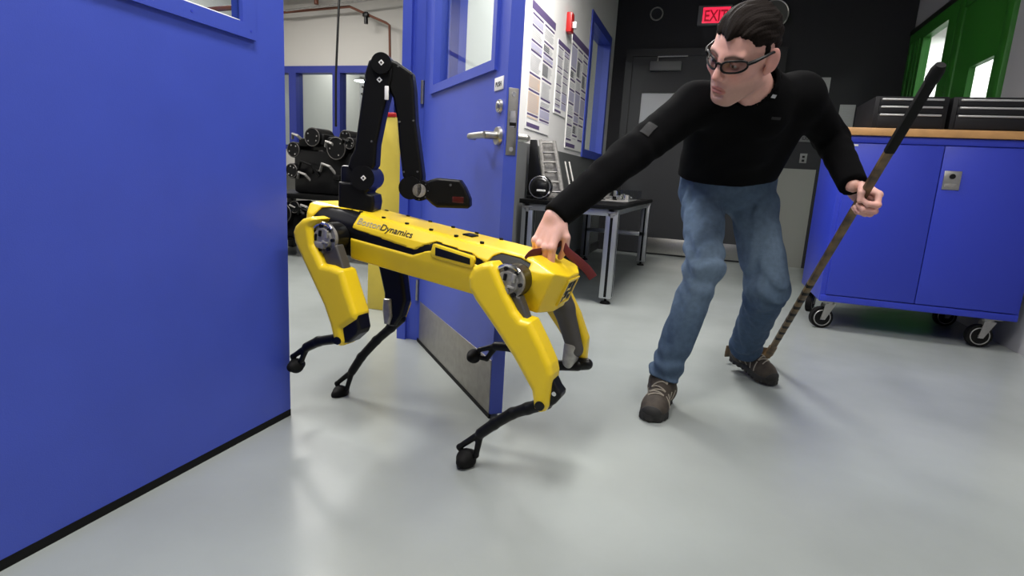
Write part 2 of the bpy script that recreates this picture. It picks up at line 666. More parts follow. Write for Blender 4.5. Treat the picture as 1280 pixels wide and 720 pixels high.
# left leaf, closed, filling the left side of the view
o = struct('door_1', MB().frame((-1.25, 0.48, 0.014), (-1.205, 1.42, 2.28), (0.66, 1.135), (1.275, 2.05), 0), BLUE)
MB().frame((-1.2055, 0.62, 1.120), (-1.196, 1.304, 2.085), (0.665, 1.157), (1.258, 2.04), 0).build('window_trim', BLUE, o)
for yy, zz in ((1.285, 1.14), (1.10, 1.14), (1.285, 1.25), (0.9, 1.14)):
    MB().cyl((-1.1965, yy, zz), (-1.1952, yy, zz), 0.003, n=10).build('screw', BLUED, o)
struct('stop_bead', MB().box((-1.235, 0.66, 1.135), (-1.213, 1.275, 1.165), 0.002), PAPER, o)
struct('pane', MB().box((-1.231, 0.66, 1.13), (-1.225, 1.275, 2.05)), GLASS, o)
MB().box((-1.212, 0.48, 0.0), (-1.204, 1.42, 0.022)).build('door_sweep', RUB, o)

# right leaf, standing open into the room
HX, HY, TH = -1.25, 2.364, 0.045
D = Vector((0.6842, -0.7293, 0)); Nn = Vector((-0.7293, -0.6842, 0))
LM = Matrix(((D.x, -Nn.x, 0, HX), (D.y, -Nn.y, 0, HY), (0, 0, 1, 0), (0, 0, 0, 1)))   # local: x along leaf, y away from the robot side, z up
def leaf(): 
    m = MB(); m.M = LM; return m
o = struct('door_2', leaf().frame((0, 0, 0.014), (0.931, TH, 2.28), (0.165, 1.13), (0.82, 2.05), 1), BLUE)
leaf().frame((0.118, -0.010, 1.127), (0.845, 0.0005, 2.08), (0.165, 1.160), (0.815, 2.03), 1).build('window_trim', BLUE, o)
leaf().frame((0.150, TH - 0.0005, 1.127), (0.845, TH + 0.008, 2.08), (0.185, 1.160), (0.815, 2.03), 1).build('window_trim', BLUE, o)
leaf().box((0.165, 0.02, 1.13), (0.82, 0.026, 2.05)).build('pane', GLASS, o, smooth=False)
leaf().box((0.03, -0.0025, 0.012), (0.925, 0.0005, 0.202), 0.001).build('kick_plate', KICK, o)
leaf().box((0.0, -0.004, 0.0), (0.931, 0.003, 0.016)).build('door_sweep', RUB, o)
sg = leaf().box((0.835, -0.003, 1.064), (0.905, 0.0, 1.103), 0.001).build('push_sign', PAPER, o)
Mt = LM @ Matrix(((1, 0, 0, 0.847), (0, 0, -1, -0.0032), (0, 1, 0, 1.075), (0, 0, 0, 1)))
text_mesh('lettering', 'PUSH', Mt, 0.046, INKK, sg, bold=0.01)
leaf().cyl((0.885, 0.001, 1.015), (0.885, -0.008, 1.015), 0.021, 0.019, n=28).sph((0.885, -0.008, 1.015), 0.014, sc=(1, 0.4, 1)).build('deadbolt_rose', STEEL, o)
lv = leaf().cyl((0.888, 0.001, 0.925), (0.888, -0.010, 0.925), 0.029, 0.027, n=30).cyl((0.888, -0.005, 0.925), (0.888, -0.05, 0.925), 0.012, n=20)
lv.tube([(0.895, -0.05, 0.925), (0.86, -0.052, 0.925), (0.80, -0.052, 0.925), (0.765, -0.052, 0.925), (0.757, -0.046, 0.925), (0.757, -0.03, 0.925)], 0.0105, n=14)
lv.build('lever_handle', STEEL, o)
lv = leaf().cyl((0.888, TH, 0.925), (0.888, TH + 0.010, 0.925), 0.029, 0.027, n=30).cyl((0.888, TH, 0.925), (0.888, TH + 0.05, 0.925), 0.012, n=20)
lv.tube([(0.895, TH + 0.05, 0.925), (0.86, TH + 0.052, 0.925), (0.79, TH + 0.052, 0.925), (0.765, TH + 0.05, 0.925)], 0.0105, n=14)
lv.build('lever_handle', STEEL, o)
lp = leaf().box((0.9295, 0.006, 0.868), (0.9335, 0.039, 1.066), 0.001).build('latch_plate', STEEL, o)
leaf().box((0.933, 0.012, 0.95), (0.936, 0.033, 1.0), 0.001).cyl((0.93, 0.0225, 0.885), (0.9345, 0.0225, 0.885), 0.007, n=14).cyl((0.93, 0.0225, 1.048), (0.9345, 0.0225, 1.048), 0.007, n=14).build('latch_bolt', CHROME, lp)
leaf().box((0.932, 0.013, 0.955), (0.9365, 0.034, 0.965)).build('latch_gap', RUB, lp)
for zz in (0.25, 1.15, 2.05):
    leaf().cyl((-0.008, -0.006, zz - 0.05), (-0.008, -0.006, zz + 0.05), 0.008, n=12).build('hinge', STEEL, o)

# window in the left wall, deep blue frame
wf = MB().frame((-1.365, 5.60, 1.04), (-1.223, 6.70, 2.385), (5.70, 1.12), (6.62, 2.30), 0)
o = struct('window_1', wf, BLUE)
struct('pane', MB().box((-1.30, 5.695, 1.115), (-1.294, 6.625, 2.305)), GLASS, o)

# back wall: grey lower panel, dark door
struct('wainscot', MB().box((0.66, YB - 0.006, 0), (1.05, YB, 1.07)), mat('grey_panel', (0.22, 0.22, 0.20), 0.6), bpy.data.objects['wall_back'])
o = struct('door_3', MB().frame((-1.0, YB - 0.05, 0.01), (0.50, YB - 0.004, 2.23), (-0.87, 1.46), (-0.40, 1.84), 1), DDOOR)
MB().frame((-1.08, YB - 0.07, -0.05), (0.60, YB - 0.001, 2.31), (-1.0, -0.04), (0.50, 2.23), 1).build('door_frame', mat('black_frame', (0.008, 0.008, 0.010), 0.5), o)
MB().box((-0.635, YB - 0.053, 0.02), (0.40, YB - 0.049, 0.20), 0.001).build('kick_plate', STEEL, o)
MB().box((-0.87, YB - 0.03, 1.46), (-0.40, YB - 0.024, 1.84)).build('pane', mat('frosted_pane', (0.55, 0.56, 0.58), 0.3), o)
MB().box((-0.80, YB - 0.11, 2.07), (-0.46, YB - 0.05, 2.17), 0.008).build('door_closer', mat('closer_grey', (0.16, 0.16, 0.16), 0.5), o)
MB().tube([(-0.72, YB - 0.085, 2.175), (-0.72, YB - 0.085, 2.22), (-0.40, YB - 0.085, 2.225)], 0.008, n=8).build('closer_arm', STEEL, o)
MB().box((0.33, YB - 0.065, 0.95), (0.38, YB - 0.05, 1.15), 0.004).cyl((0.355, YB - 0.06, 1.02), (0.355, YB - 0.11, 1.02), 0.014).box((0.24, YB - 0.12, 1.008), (0.365, YB - 0.10, 1.032), 0.006).build('lever_handle', STEEL, o)

# right wall with the green door and sidelight
GY = mat('grey_wall', (0.34, 0.34, 0.36), 0.7, bump=0.05, bscale=150)
struct('wall_right', (MB().box((XR, -2.7, 0), (XR + 0.15, 4.72, ZC)).box((XR, 6.93, 0), (XR + 0.15, YB, ZC)).box((XR, 4.72, 2.44), (XR + 0.15, 6.94, ZC))), GY)
o = struct('window_3', (MB().frame((XR - 0.03, 5.72, 0), (XR + 0.035, 6.92, 2.40), (5.90, 1.0), (6.50, 2.29), 0)), GREEN)
for yy in (6.57, 6.67, 6.80): MB().box((XR - 0.042, yy, 0.02), (XR - 0.029, yy + 0.05, 2.30), 0.003).build('mullion_strip', GREEN, o)
struct('pane', MB().box((XR + 0.0, 5.895, 0.995), (XR + 0.006, 6.505, 2.295)), GLASS, o)
MB().box((XR - 0.034, 4.70, 2.402), (XR + 0.10, 6.945, 2.45), 0.003).build('head_trim', mat('black_trim', (0.006, 0.006, 0.006), 0.5), o)
o = struct('door_4', MB().frame((XR - 0.018, 4.835, 0.0), (XR + 0.025, 5.58, 2.288), (4.90, 0.95), (5.30, 1.80), 0), GREEN)
struct('pane', MB().box((XR + 0.0, 4.895, 0.945), (XR + 0.006, 5.305, 1.805)), GLASS, o)
MB().box((XR - 0.03, 5.585, 0), (XR + 0.035, 5.715, 2.398), 0.003).build('door_frame', GREEN, o)
MB().box((XR - 0.03, 4.72, 0), (XR + 0.035, 4.83, 2.398), 0.003).build('door_frame', GREEN, o)
MB().box((XR - 0.03, 4.832, 2.292), (XR + 0.035, 5.583, 2.398), 0.003).build('door_frame', GREEN, o)
# the bright hall beyond it
wallbox('wall_hall', (4.1, 2.5, 0), (4.2, 9.2, ZC), WHITE)
wallbox('wall_hall_side', (XR + 0.15, 2.4, 0), (4.2, 2.5, ZC), WHITE)
wallbox('wall_hall_end', (XR, 9.1, 0), (4.2, 9.2, ZC), WHITE)
wallbox('wall_hall_inner', (XR + 0.05, YB + 0.16, 0), (XR + 0.15, 9.1, ZC), WHITE)

# the lab beyond the doorway
wallbox('wall_lab_left', (-6.2, -2.7, 0), (-6.1, 9.2, 3.5), LABW)
wallbox('wall_office', (-6.2, 9.1, 0), (XLB, 9.2, 3.5), mat('office_wall', (0.40, 0.39, 0.40), 0.7))
struct('wall_lab', (MB().box((-6.1, LY, 0), (XLB, LY + 0.12, 1.03)).box((-6.1, LY, 2.13), (XLB, LY + 0.12, 3.5)).box((-3.3, LY, 1.03), (XLB, LY + 0.12, 2.13))), LABW)
FBD = mat('blue_frame_dark', (0.028, 0.045, 0.30), 0.4)
for k, (x0, x1) in enumerate(((-6.14, -5.71), (-5.71, -4.985), (-4.985, -4.14), (-4.14, -3.28))):
    o = struct('window_%d' % (4 + k), MB().frame((x0, LY - 0.02, 1.02), (x1, LY + 0.13, 2.15), (x0 + 0.06, 1.08), (x1 - 0.06, 2.06), 1), FBD)
    struct('pane', MB().box((x0 + 0.055, LY + 0.05, 1.075), (x1 - 0.055, LY + 0.056, 2.065)), GLASS, o)
struct('office_column', MB().box((-4.45, 7.6, 0), (-4.1, 7.95, 3.4)), mat('office_grey', (0.3, 0.3, 0.31), 0.7), bpy.data.objects['wall_office'])

# ------------------------------------------------------------------ the robot dog (built in its own frame: x forward, y left, z up, origin between the hips)
ra, rp = math.radians(4), math.radians(7.3)
rf = Vector((-math.cos(ra) * math.cos(rp), math.sin(ra) * math.cos(rp), math.sin(rp)))
rl = Vector((-math.sin(ra), -math.cos(ra), 0))
ru = rf.cross(rl)
RC = Vector((-0.755, 1.538, 0.577))
RM = Matrix(((rf.x, rl.x, ru.x, RC.x), (rf.y, rl.y, ru.y, RC.y), (rf.z, rl.z, ru.z, RC.z), (0, 0, 0, 1)))
robot = thing('robot_dog', 'yellow four-legged robot with a folded black arm stepping through the doorway', 'robot', (RC.x, RC.y, 0))
def RB():
    m = MB(); m.M = RM; return m
CROSS = [(0.070, 0.068), (0.086, 0.058), (0.108, 0.030), (0.114, 0.008), (0.112, -0.02), (0.100, -0.078), (-0.100, -0.078), (-0.112, -0.02), (-0.114, 0.008), (-0.108, 0.030), (-0.086, 0.058), (-0.070, 0.068)]
SIDE = [(0.372, 0.068), (-0.33, 0.061), (-0.406, 0.038), (-0.455, 0.020), (-0.455, -0.060), (-0.400, -0.083), (-0.335, -0.084), (0.38, -0.076), (0.405, -0.03), (0.418, 0.020), (0.422, 0.058), (0.41, 0.066)]
PLAN = [(0.43, 0.085), (0.40, 0.118), (-0.345, 0.118), (-0.408, 0.104), (-0.436, 0.045), (-0.436, -0.045), (-0.408, -0.104), (-0.345, -0.118), (0.40, -0.118), (0.43, -0.085)]
STRIPE = [(0.26, 0.021), (0.011, 0.006), (-0.016, 0.025), (-0.047, 0.041), (-0.165, 0.035), (-0.215, 0.020), (-0.23, 0.0), (-0.20, 0.004), (-0.16, 0.016), (-0.05, 0.018), (-0.022, 0.005), (0.016, -0.014), (0.26, -0.013)]
def hull(P, off=0.0):
    a = poly(P[:, 1], P[:, 2], CROSS)
    b = poly(P[:, 0], P[:, 2], SIDE)
    xs = P[:, 0] - np.where(P[:, 0] < -0.3, 0.25, 0.0) * (0.036 - P[:, 2]) * np.clip((-0.3 - P[:, 0]) / 0.05, 0, 1)
    c = poly(xs, P[:, 1], PLAN)
    rr = np.where(P[:, 0] < -0.3, 0.004, 0.008)
    return rmax(rmax(a, b, rr), c, rr) + off
CAVR = [(-0.214, -0.10), (-0.214, 0.015), (-0.226, 0.040), (-0.245, 0.052), (-0.30, 0.052), (-0.334, 0.045), (-0.332, -0.10)]
CAVF = [(0.236, -0.10), (0.234, 0.060), (0.255, 0.064), (0.345, 0.058), (0.372, 0.05), (0.385, 0.02), (0.38, -0.10)]
def shell(P):
    d = hull(P)
    ay = np.abs(P[:, 1])
    cav = np.minimum(poly(P[:, 0], P[:, 2], CAVR), poly(P[:, 0], P[:, 2], CAVF))
    cav = np.maximum(cav, 0.056 - ay)
    d = smax(d, -cav, 0.006)
    gr = np.maximum(poly(P[:, 0], P[:, 2], STRIPE), -(hull(P) + 0.005))
    gr = np.maximum(gr, 0.07 - ay)
    d = np.maximum(d, -gr)
    d = np.maximum(d, -bx(P, (-0.10, -0.005, 0.068), (0.016, 0.022, 0.008), 0.002))
    return d
body = sdf_obj('body_shell', shell, (-0.46, -0.13, -0.095), (0.44, 0.13, 0.085), 0.0027, YEL, robot, RM)
sdf_obj('chassis', lambda P: hull(P, 0.0042), (-0.46, -0.13, -0.095), (0.44, 0.13, 0.085), 0.006, BLK, robot, RM)
# hip housings that show in the cavities
for sx in (0.308, -0.275):
    h = RB().box((sx - 0.05, -0.066, -0.07), (sx + 0.05, 0.066, 0.056), 0.012)
    h.build('hip_housing', BLK, robot)
for y in (0.068, -0.062):
    for k in range(6):
        x = 0.239 - 0.0826 * k
        RB().cyl((x, y, 0.0575), (x, y, 0.0675), 0.0062, n=14).build('top_screw', BLK, body)
RB().box((-0.116, -0.027, 0.058), (-0.084, 0.017, 0.0665), 0.002).build('port_cover', BLK, body)
# side camera windows
for s in (1, -1):
    fr = RB()
    pts = [(-0.048, 0.037), (-0.176, 0.030), (-0.183, 0.022), (-0.181, 0.002), (-0.174, -0.004), (-0.052, -0.003), (-0.043, 0.008)]
    fr.prism(pts, 1, s * 0.100, s * 0.1165, 0.003)
    w = fr.build('camera_frame', YEL, robot)
    RB().prism([(-0.058, 0.029), (-0.169, 0.0235), (-0.172, 0.006), (-0.061, 0.006)], 1, s * 0.108, s * 0.1180, 0.001).build('camera_window', BLKM, w)
# rear panel with its slots
_c, _s = math.cos(math.atan(0.25)), math.sin(math.atan(0.25))
Mr = RM @ Matrix.Translation((-0.4215, 0, -0.020)) @ Matrix(((_c, 0, -_s, 0), (0, 1, 0, 0), (_s, 0, _c, 0), (0, 0, 0, 1)))
m = MB(); m.M = Mr
rpan = m.frame((-0.005, -0.048, -0.040), (0.006, 0.048, 0.040), (-0.042, -0.034), (0.042, 0.034), 0).build('rear_panel', YEL, robot)
m = MB(); m.M = Mr
m.box((-0.0022, -0.042, -0.034), (0.004, 0.042, 0.034)).build('panel_back', YEL, rpan)
for y0, y1, z0, z1 in ((-0.038, -0.020, -0.008, 0.028), (0.020, 0.038, -0.008, 0.028), (-0.013, 0.013, 0.010, 0.028), (-0.013, 0.013, -0.022, 0.000), (-0.038, -0.020, -0.030, -0.016), (0.020, 0.038, -0.030, -0.016)):
    m = MB(); m.M = Mr
    m.box((-0.0040, y0, z0), (-0.0015, y1, z1), 0.0008).build('slot', BLK, rpan)
# lettering on the flank
import math as _m
zf = Vector((0, 0.786, 0.618)).normalized(); xf = Vector((-1, 0, 0)); yf = zf.cross(xf)
LMt = RM @ Matrix(((xf.x, yf.x, zf.x, 0.2205), (xf.y, yf.y, zf.y, 0.1062), (xf.z, yf.z, zf.z, 0.0345), (0, 0, 0, 1)))
text_mesh('lettering', 'Boston', LMt, 0.080, TXTG, robot, depth=0.0004, height=0.022, bold=0.0)
text_mesh('lettering', 'Dynamics', LMt @ Matrix.Translation((0.083, 0.0, 0)), 0.108, INKK, robot, depth=0.0005, height=0.028, bold=0.008)

def plate(name, pts, y0, y1, rnd, m, parent, h=0.0022, extra=None, lean=None):
    """rounded plate: outline in the leg plane (x,z), thickness y0..y1"""
    pts = np.array(pts)
    ym, yh = (y0 + y1) / 2, abs(y1 - y0) / 2
    def fn(P):
        yy = P[:, 1] - (lean(P[:, 2]) if lean else 0)
        d = rmax(poly(P[:, 0], P[:, 2], pts), np.abs(yy - ym) - yh, rnd)
        if extra: d = extra(d, np.stack([P[:, 0], yy, P[:, 2]], 1))
        return d
    L = 0.0 if lean is None else 0.13
    lo = (pts[:, 0].min() - 0.01, min(y0, y1) - 0.012 - L, pts[:, 1].min() - 0.01)
    hi = (pts[:, 0].max() + 0.01, max(y0, y1) + 0.012 + L, pts[:, 1].max() + 0.01)
    return sdf_obj(name, fn, lo, hi, h, m, parent, RM)

def shin(name, knee, path, fork, ball, y, parent, lean=0.0, rb=0.027, w=0.016):
    """black lower leg: curved bar, two-pronged fork, round rubber foot; y = plane"""
    K = [np.array((p[0], y + lean * p[1], p[1])) for p in [knee] + path]
    Bc = np.array((ball[0], y + lean * ball[1], ball[1]))
    Fk = [np.array((p[0], y + lean * p[1], p[1])) for p in fork]
    def fn(P):
        d = rc(P, K[0], K[1], w * 1.05, w)
        for a, b in zip(K[1:], K[2:]): d = smin(d, rc(P, a, b, w * 0.98, w * 0.92), 0.006)
        for f in Fk: d = smin(d, rc(P, K[-1], f, w * 0.62, w * 0.5), 0.004)
        for f in Fk: d = smin(d, rc(P, f, Bc, w * 0.5, w * 0.5), 0.004)
        return d
    A = np.array(K + Fk + [Bc])
    s = sdf_obj(name, fn, A.min(0) - 0.035, A.max(0) + 0.035, 0.0026, BLK, parent, RM)
    sdf_obj('foot', lambda P: smin(ell(P, Bc, (rb, rb * 0.95, rb)), rc(P, Bc - V(0, rb * .8, 0), Bc + V(0, rb * .8, 0), rb * .62, rb * .62), 0.008), Bc - 0.05, Bc + 0.05, 0.003, RUB, s, RM)
    return s

def motor(parent, c, y, s, m=GRM, r=0.048):
    """grey hip actuator: disc with ribs, bosses and a bracket"""
    x, z = c
    r = r * 0.92
    b = RB().cyl((x, y - s * 0.012, z), (x, y, z), r, n=32).cyl((x, y, z), (x, y + s * 0.008, z), r * 0.72, r * 0.66, n=28)
    b.box((x - 0.012, y - 0.01 if s > 0 else y - 0.013, z - 0.03), (x + 0.03, y + s * 0.012 if s > 0 else y + 0.01, z - 0.012), 0.003)
    a = b.build('hip_actuator', m, parent)
    RB().cyl((x, y - s * 0.062, z), (x, y - s * 0.0125, z), r * 1.01, n=32).build('drum', BLKM, a)
    for k in range(7):
        t = k * 2 * math.pi / 7 + 0.4
        q = (x + math.cos(t) * r * 0.82, z + math.sin(t) * r * 0.82)
        RB().cyl((q[0], y - s * 0.002, q[1]), (q[0], y + s * 0.007, q[1]), 0.0055, n=8).build('bolt', BLKM, a)
    for k, (dx, dz, w, hh) in enumerate(((-0.018, 0.016, 0.010, 0.022), (0.006, 0.014, 0.008, 0.018), (-0.014, -0.008, 0.02, 0.006), (0.02, 0.0, 0.006, 0.02))):
        RB().box((x + dx - w / 2, y + min(0, s * 0.014), z + dz - hh / 2), (x + dx + w / 2, y + max(0, s * 0.014), z + dz + hh / 2), 0.002).build('rib', BLKM if k % 2 else GRM2, a)
    RB().tube([(x + r * .98 * math.cos(t), y + s * 0.002, z + r * .98 * math.sin(t)) for t in np.linspace(-0.5, 2.3, 14)], 0.005, n=8).build('rim', CHROME, a)
    return a

# --- near front leg (lifted)
th = plate('thigh', [(0.262, -0.02), (0.300, -0.04), (0.258, -0.10), (0.20, -0.20), (0.14, -0.22), (0.155, -0.16), (0.20, -0.09), (0.235, -0.03)], 0.135, 0.172, 0.006, DGRM, robot)
plate('thigh_cover', [(0.297, 0.036), (0.320, 0.039), (0.352, 0.026), (0.376, 0.000), (0.382, -0.020), (0.372, -0.050), (0.305, -0.135), (0.244, -0.211), (0.214, -0.262), (0.200, -0.295), (0.190, -0.314), (0.175, -0.320), (0.160, -0.314), (0.155, -0.298), (0.166, -0.262), (0.123, -0.222), (0.125, -0.205), (0.160, -0.145), (0.190, -0.091), (0.230, -0.087), (0.262, -0.090), (0.302, -0.039), (0.317, 0.009)], 0.118, 0.196, 0.018, YEL, th)
motor(robot, (0.282, -0.018), 0.172, 1)
plate('knee_joint', [(0.126, -0.206), (0.110, -0.250), (0.114, -0.266), (0.142, -0.300), (0.172, -0.312), (0.180, -0.26)], 0.128, 0.186, 0.008, BLKM, th)
RB().cyl((0.176, 0.15, -0.300), (0.176, 0.198, -0.300), 0.012, n=20).build('knee_pin', BLKM, th)
shin('shin', (0.150, -0.280), [(0.205, -0.311), (0.272, -0.340), (0.315, -0.372)], [(0.366, -0.420), (0.330, -0.420)], (0.350, -0.446), 0.160, robot, rb=0.024)

# --- near hind leg (planted)
th = plate('thigh', [(-0.295, -0.02), (-0.35, -0.03), (-0.385, -0.085), (-0.45, -0.17), (-0.42, -0.2), (-0.34, -0.11), (-0.27, -0.04)], 0.135, 0.172, 0.006, DGRM, robot)
plate('thigh_cover', [(-0.240, 0.036), (-0.262, 0.043), (-0.272, 0.036), (-0.285, 0.020), (-0.318, -0.024), (-0.350, -0.062), (-0.370, -0.078), (-0.397, -0.078), (-0.438, -0.128), (-0.470, -0.172), (-0.480, -0.196), (-0.487, -0.280), (-0.480, -0.298), (-0.466, -0.306), (-0.450, -0.300), (-0.444, -0.285), (-0.433, -0.254), (-0.368, -0.183), (-0.300, -0.120), (-0.236, -0.065), (-0.214, -0.040), (-0.206, -0.010), (-0.215, 0.020)], 0.118, 0.196, 0.018, YEL, th)
plate('inner_guard', [(-0.215, -0.045), (-0.26, -0.095), (-0.31, -0.14), (-0.30, -0.10), (-0.25, -0.05)], 0.120, 0.150, 0.005, BLK, th)
motor(robot, (-0.310, 0.000), 0.170, 1)
plate('knee_joint', [(-0.476, -0.205), (-0.498, -0.232), (-0.509, -0.240), (-0.510, -0.252), (-0.500, -0.272), (-0.478, -0.296), (-0.470, -0.26)], 0.132, 0.182, 0.007, BLKM, th)
RB().cyl((-0.465, 0.15, -0.283), (-0.465, 0.199, -0.283), 0.0125, n=20).build('knee_pin', BLKM, th)
RB().cyl((-0.492, 0.12, -0.245), (-0.492, 0.184, -0.245), 0.006, n=14).build('knee_bolt', CHROME, th)
shin('shin', (-0.472, -0.286), [(-0.425, -0.318), (-0.385, -0.347), (-0.340, -0.395), (-0.306, -0.436)], [(-0.304, -0.505), (-0.250, -0.500)], (-0.277, -0.526), 0.160, robot, rb=0.029)

# --- far hind leg (lifted)
LN = lambda z: -0.0 * z
def rod(name, segs, m, parent, h=0.0028, k=0.012):
    segs = [(np.array(p), np.array(q), r0, r1) for p, q, r0, r1 in segs]
    def fn(P):
        d = rc(P, *segs[0])
        for sg in segs[1:]: d = smin(d, rc(P, *sg), k)
        return d
    A = np.array([p for sg in segs for p in sg[:2]]); R = max(max(sg[2:]) for sg in segs) + 0.01
    return sdf_obj(name, fn, A.min(0) - R, A.max(0) + R, h, m, parent, RM)
th = rod('thigh', [((-0.335, -0.142, -0.03), (-0.385, -0.140, -0.110), 0.036, 0.032), ((-0.385, -0.140, -0.110), (-0.446, -0.138, -0.225), 0.032, 0.025)], DGRM, robot)
plate('thigh_cover', [(-0.24, 0.036), (-0.27, 0.036), (-0.36, -0.03), (-0.430, -0.120), (-0.472, -0.190), (-0.480, -0.26), (-0.470, -0.272), (-0.455, -0.272), (-0.44, -0.25), (-0.37, -0.18), (-0.25, -0.07), (-0.21, -0.02)], -0.195, -0.150, 0.012, YEL, th)
rod('knee_cap', [((-0.436, -0.136, -0.218), (-0.438, -0.136, -0.268), 0.0265, 0.0235)], GRM2, th)
rod('knee_joint', [((-0.470, -0.145, -0.268), (-0.490, -0.145, -0.262), 0.020, 0.018)], BLKM, th)
motor(robot, (-0.310, 0.000), -0.150, -1)
shin('shin', (-0.465, -0.272), [(-0.400, -0.292), (-0.320, -0.288), (-0.240, -0.280), (-0.190, -0.292)], [(-0.135, -0.322), (-0.165, -0.345)], (-0.118, -0.350), -0.135, robot, rb=0.024)

# --- far front leg (planted)
ln = lambda z: (z) * -0.14
th = plate('thigh', [(0.32, 0.0), (0.345, -0.03), (0.300, -0.10), (0.235, -0.22), (0.215, -0.30), (0.200, -0.325), (0.168, -0.318), (0.150, -0.28), (0.145, -0.225), (0.175, -0.15), (0.245, -0.03), (0.28, 0.01)], -0.170, -0.128, 0.010, BLKM, robot, lean=ln)
plate('thigh_cover', [(0.30, 0.036), (0.34, 0.03), (0.372, -0.03), (0.30, -0.13), (0.24, -0.22), (0.20, -0.31), (0.17, -0.31), (0.16, -0.25), (0.20, -0.14), (0.26, -0.04)], -0.205, -0.162, 0.012, YEL, th, lean=ln)
plate('knee_cap', [(0.228, -0.235), (0.200, -0.230), (0.182, -0.285), (0.185, -0.315), (0.205, -0.318), (0.222, -0.275)], -0.160, -0.118, 0.008, GRM2, th, lean=ln)
motor(robot, (0.285, -0.018), -0.150, -1)
shin('shin', (0.165, -0.295), [(0.198, -0.338), (0.243, -0.395), (0.290, -0.470), (0.315, -0.530)], [(0.368, -0.592), (0.322, -0.596)], (0.346, -0.620), -0.158, robot, lean=-0.14, rb=0.028)

# --- folded arm: plane through its turret, turned a little towards the open door
AB = Vector((-1.033, 1.557, 0.683))
ya = math.radians(18)
AD = Vector((math.cos(ya), math.sin(ya), 0)); AN = Vector((-math.sin(ya), math.cos(ya), 0))
AM = Matrix(((AD.x, AN.x, 0, AB.x), (AD.y, AN.y, 0, AB.y), (0, 0, 1, AB.z), (0, 0, 0, 1)))
def AR():
    m = MB(); m.M = AM; return m
def aplate(name, pts, y0, y1, rnd, m, parent, h=0.0026):
    pts = np.array(pts); ym, yh = (y0 + y1) / 2, abs(y1 - y0) / 2
    fn = lambda P: rmax(poly(P[:, 0], P[:, 2], pts), np.abs(P[:, 1] - ym) - yh, rnd)
    return sdf_obj(name, fn, (pts[:, 0].min() - .01, y0 - .01, pts[:, 1].min() - .01), (pts[:, 0].max() + .01, y1 + .01, pts[:, 1].max() + .01), h, m, parent, AM)
tur = aplate('arm_turret', [(-0.060, -0.028), (0.036, -0.022), (0.050, -0.008), (0.054, 0.018), (0.050, 0.040), (0.030, 0.046), (0.040, 0.060), (0.02, 0.075), (-0.058, 0.075)], -0.055, 0.055, 0.010, BLK, robot)
AR().cyl((0.018, -0.062, 0.090), (0.018, 0.062, 0.090), 0.037, n=36).build('shoulder_joint', BLKM, tur)
AR().box((-0.058, -0.035, 0.05), (0.0, 0.035, 0.125), 0.01).build('shoulder_motor', BLKM, tur)
def mark(par, x, z, y, s=0.006, d=True):
    m = AR()
    if d:
        M = Matrix.Translation((x, y, z)) @ Matrix.Rotation(math.radians(45), 4, 'Y')
        m.box((-s, -0.001, -s), (s, 0.001, s), 0, M)
        m.build('marker', PAPER, par, smooth=False)
        m = AR(); m.box((-s * .45, -0.002, -s * .45), (s * .45, 0.0005, s * .45), 0, M); m.build('marker_dot', INKK, par, smooth=False)
    else:
        m.cyl((x, y - 0.001, z), (x, y + 0.001, z), s, n=12).build('bolt', CHROME, par)
mark(tur, 0.022, 0.090, -0.063)
ua = aplate('upper_arm', [(-0.034, 0.120), (-0.026, 0.150), (-0.014, 0.172), (0.004, 0.30), (0.018, 0.400), (0.028, 0.432), (0.050, 0.447), (0.080, 0.444), (0.100, 0.425), (0.098, 0.385), (0.088, 0.345), (0.072, 0.28), (0.055, 0.192), (0.052, 0.13), (0.030, 0.10), (-0.01, 0.10)], -0.042, 0.030, 0.010, BLK, robot)
AR().cyl((0.068, -0.052, 0.424), (0.068, 0.045, 0.424), 0.030, n=30).build('elbow_joint', BLKM, ua)
mark(ua, 0.069, 0.425, -0.053, 0.006)
mark(ua, 0.062, 0.378, -0.0435, 0.006)
AR().box((0.078, -0.046, 0.322), (0.090, -0.040, 0.362), 0.002, Matrix.Identity(4)).build('label_plate', PAPER, ua)
for x, z in ((0.012, 0.355), (0.018, 0.375), (0.04, 0.20), (0.01, 0.335)): mark(ua, x, z, -0.0425, 0.0035, False)
fa = aplate('forearm', [(0.078, 0.444), (0.110, 0.434), (0.155, 0.407), (0.163, 0.36), (0.170, 0.267), (0.184, 0.18), (0.196, 0.106), (0.195, 0.08), (0.150, 0.075), (0.133, 0.103), (0.120, 0.20), (0.114, 0.267), (0.100, 0.33), (0.085, 0.36), (0.072, 0.40)], -0.034, 0.034, 0.009, BLK, robot)
for x, z in ((0.122, 0.262), (0.164, 0.268), (0.138, 0.115), (0.180, 0.118), (0.155, 0.402), (0.115, 0.42)): mark(fa, x, z, -0.0345, 0.0032, False)
wr = AR().cyl((0.160, -0.045, 0.068), (0.160, 0.045, 0.068), 0.035, n=36).cyl((0.188, -0.040, 0.062), (0.188, 0.040, 0.062), 0.032, n=36).build('wrist_joint', BLK, robot)
AR().cyl((0.188, -0.0405, 0.062), (0.188, -0.045, 0.062), 0.0205, n=30).build('wrist_cap', GRM, wr)
for k in range(8):
    t = k * math.pi / 4
    mark(wr, 0.188 + 0.027 * math.cos(t), 0.062 + 0.027 * math.sin(t), -0.0405, 0.0022, False)
gp = aplate('gripper', [(0.205, 0.088), (0.219, 0.096), (0.240, 0.103), (0.311, 0.101), (0.328, 0.078), (0.345, 0.044), (0.346, 0.022), (0.338, 0.015), (0.242, 0.012), (0.225, 0.022), (0.205, 0.040)], -0.038, 0.038, 0.009, BLK, robot)
AR().prism([(0.242, 0.034), (0.33, 0.030), (0.334, 0.026), (0.242, 0.028)], 1, -0.0395, 0.0395, 0.0).build('gripper_jaw', BLKM, gp)
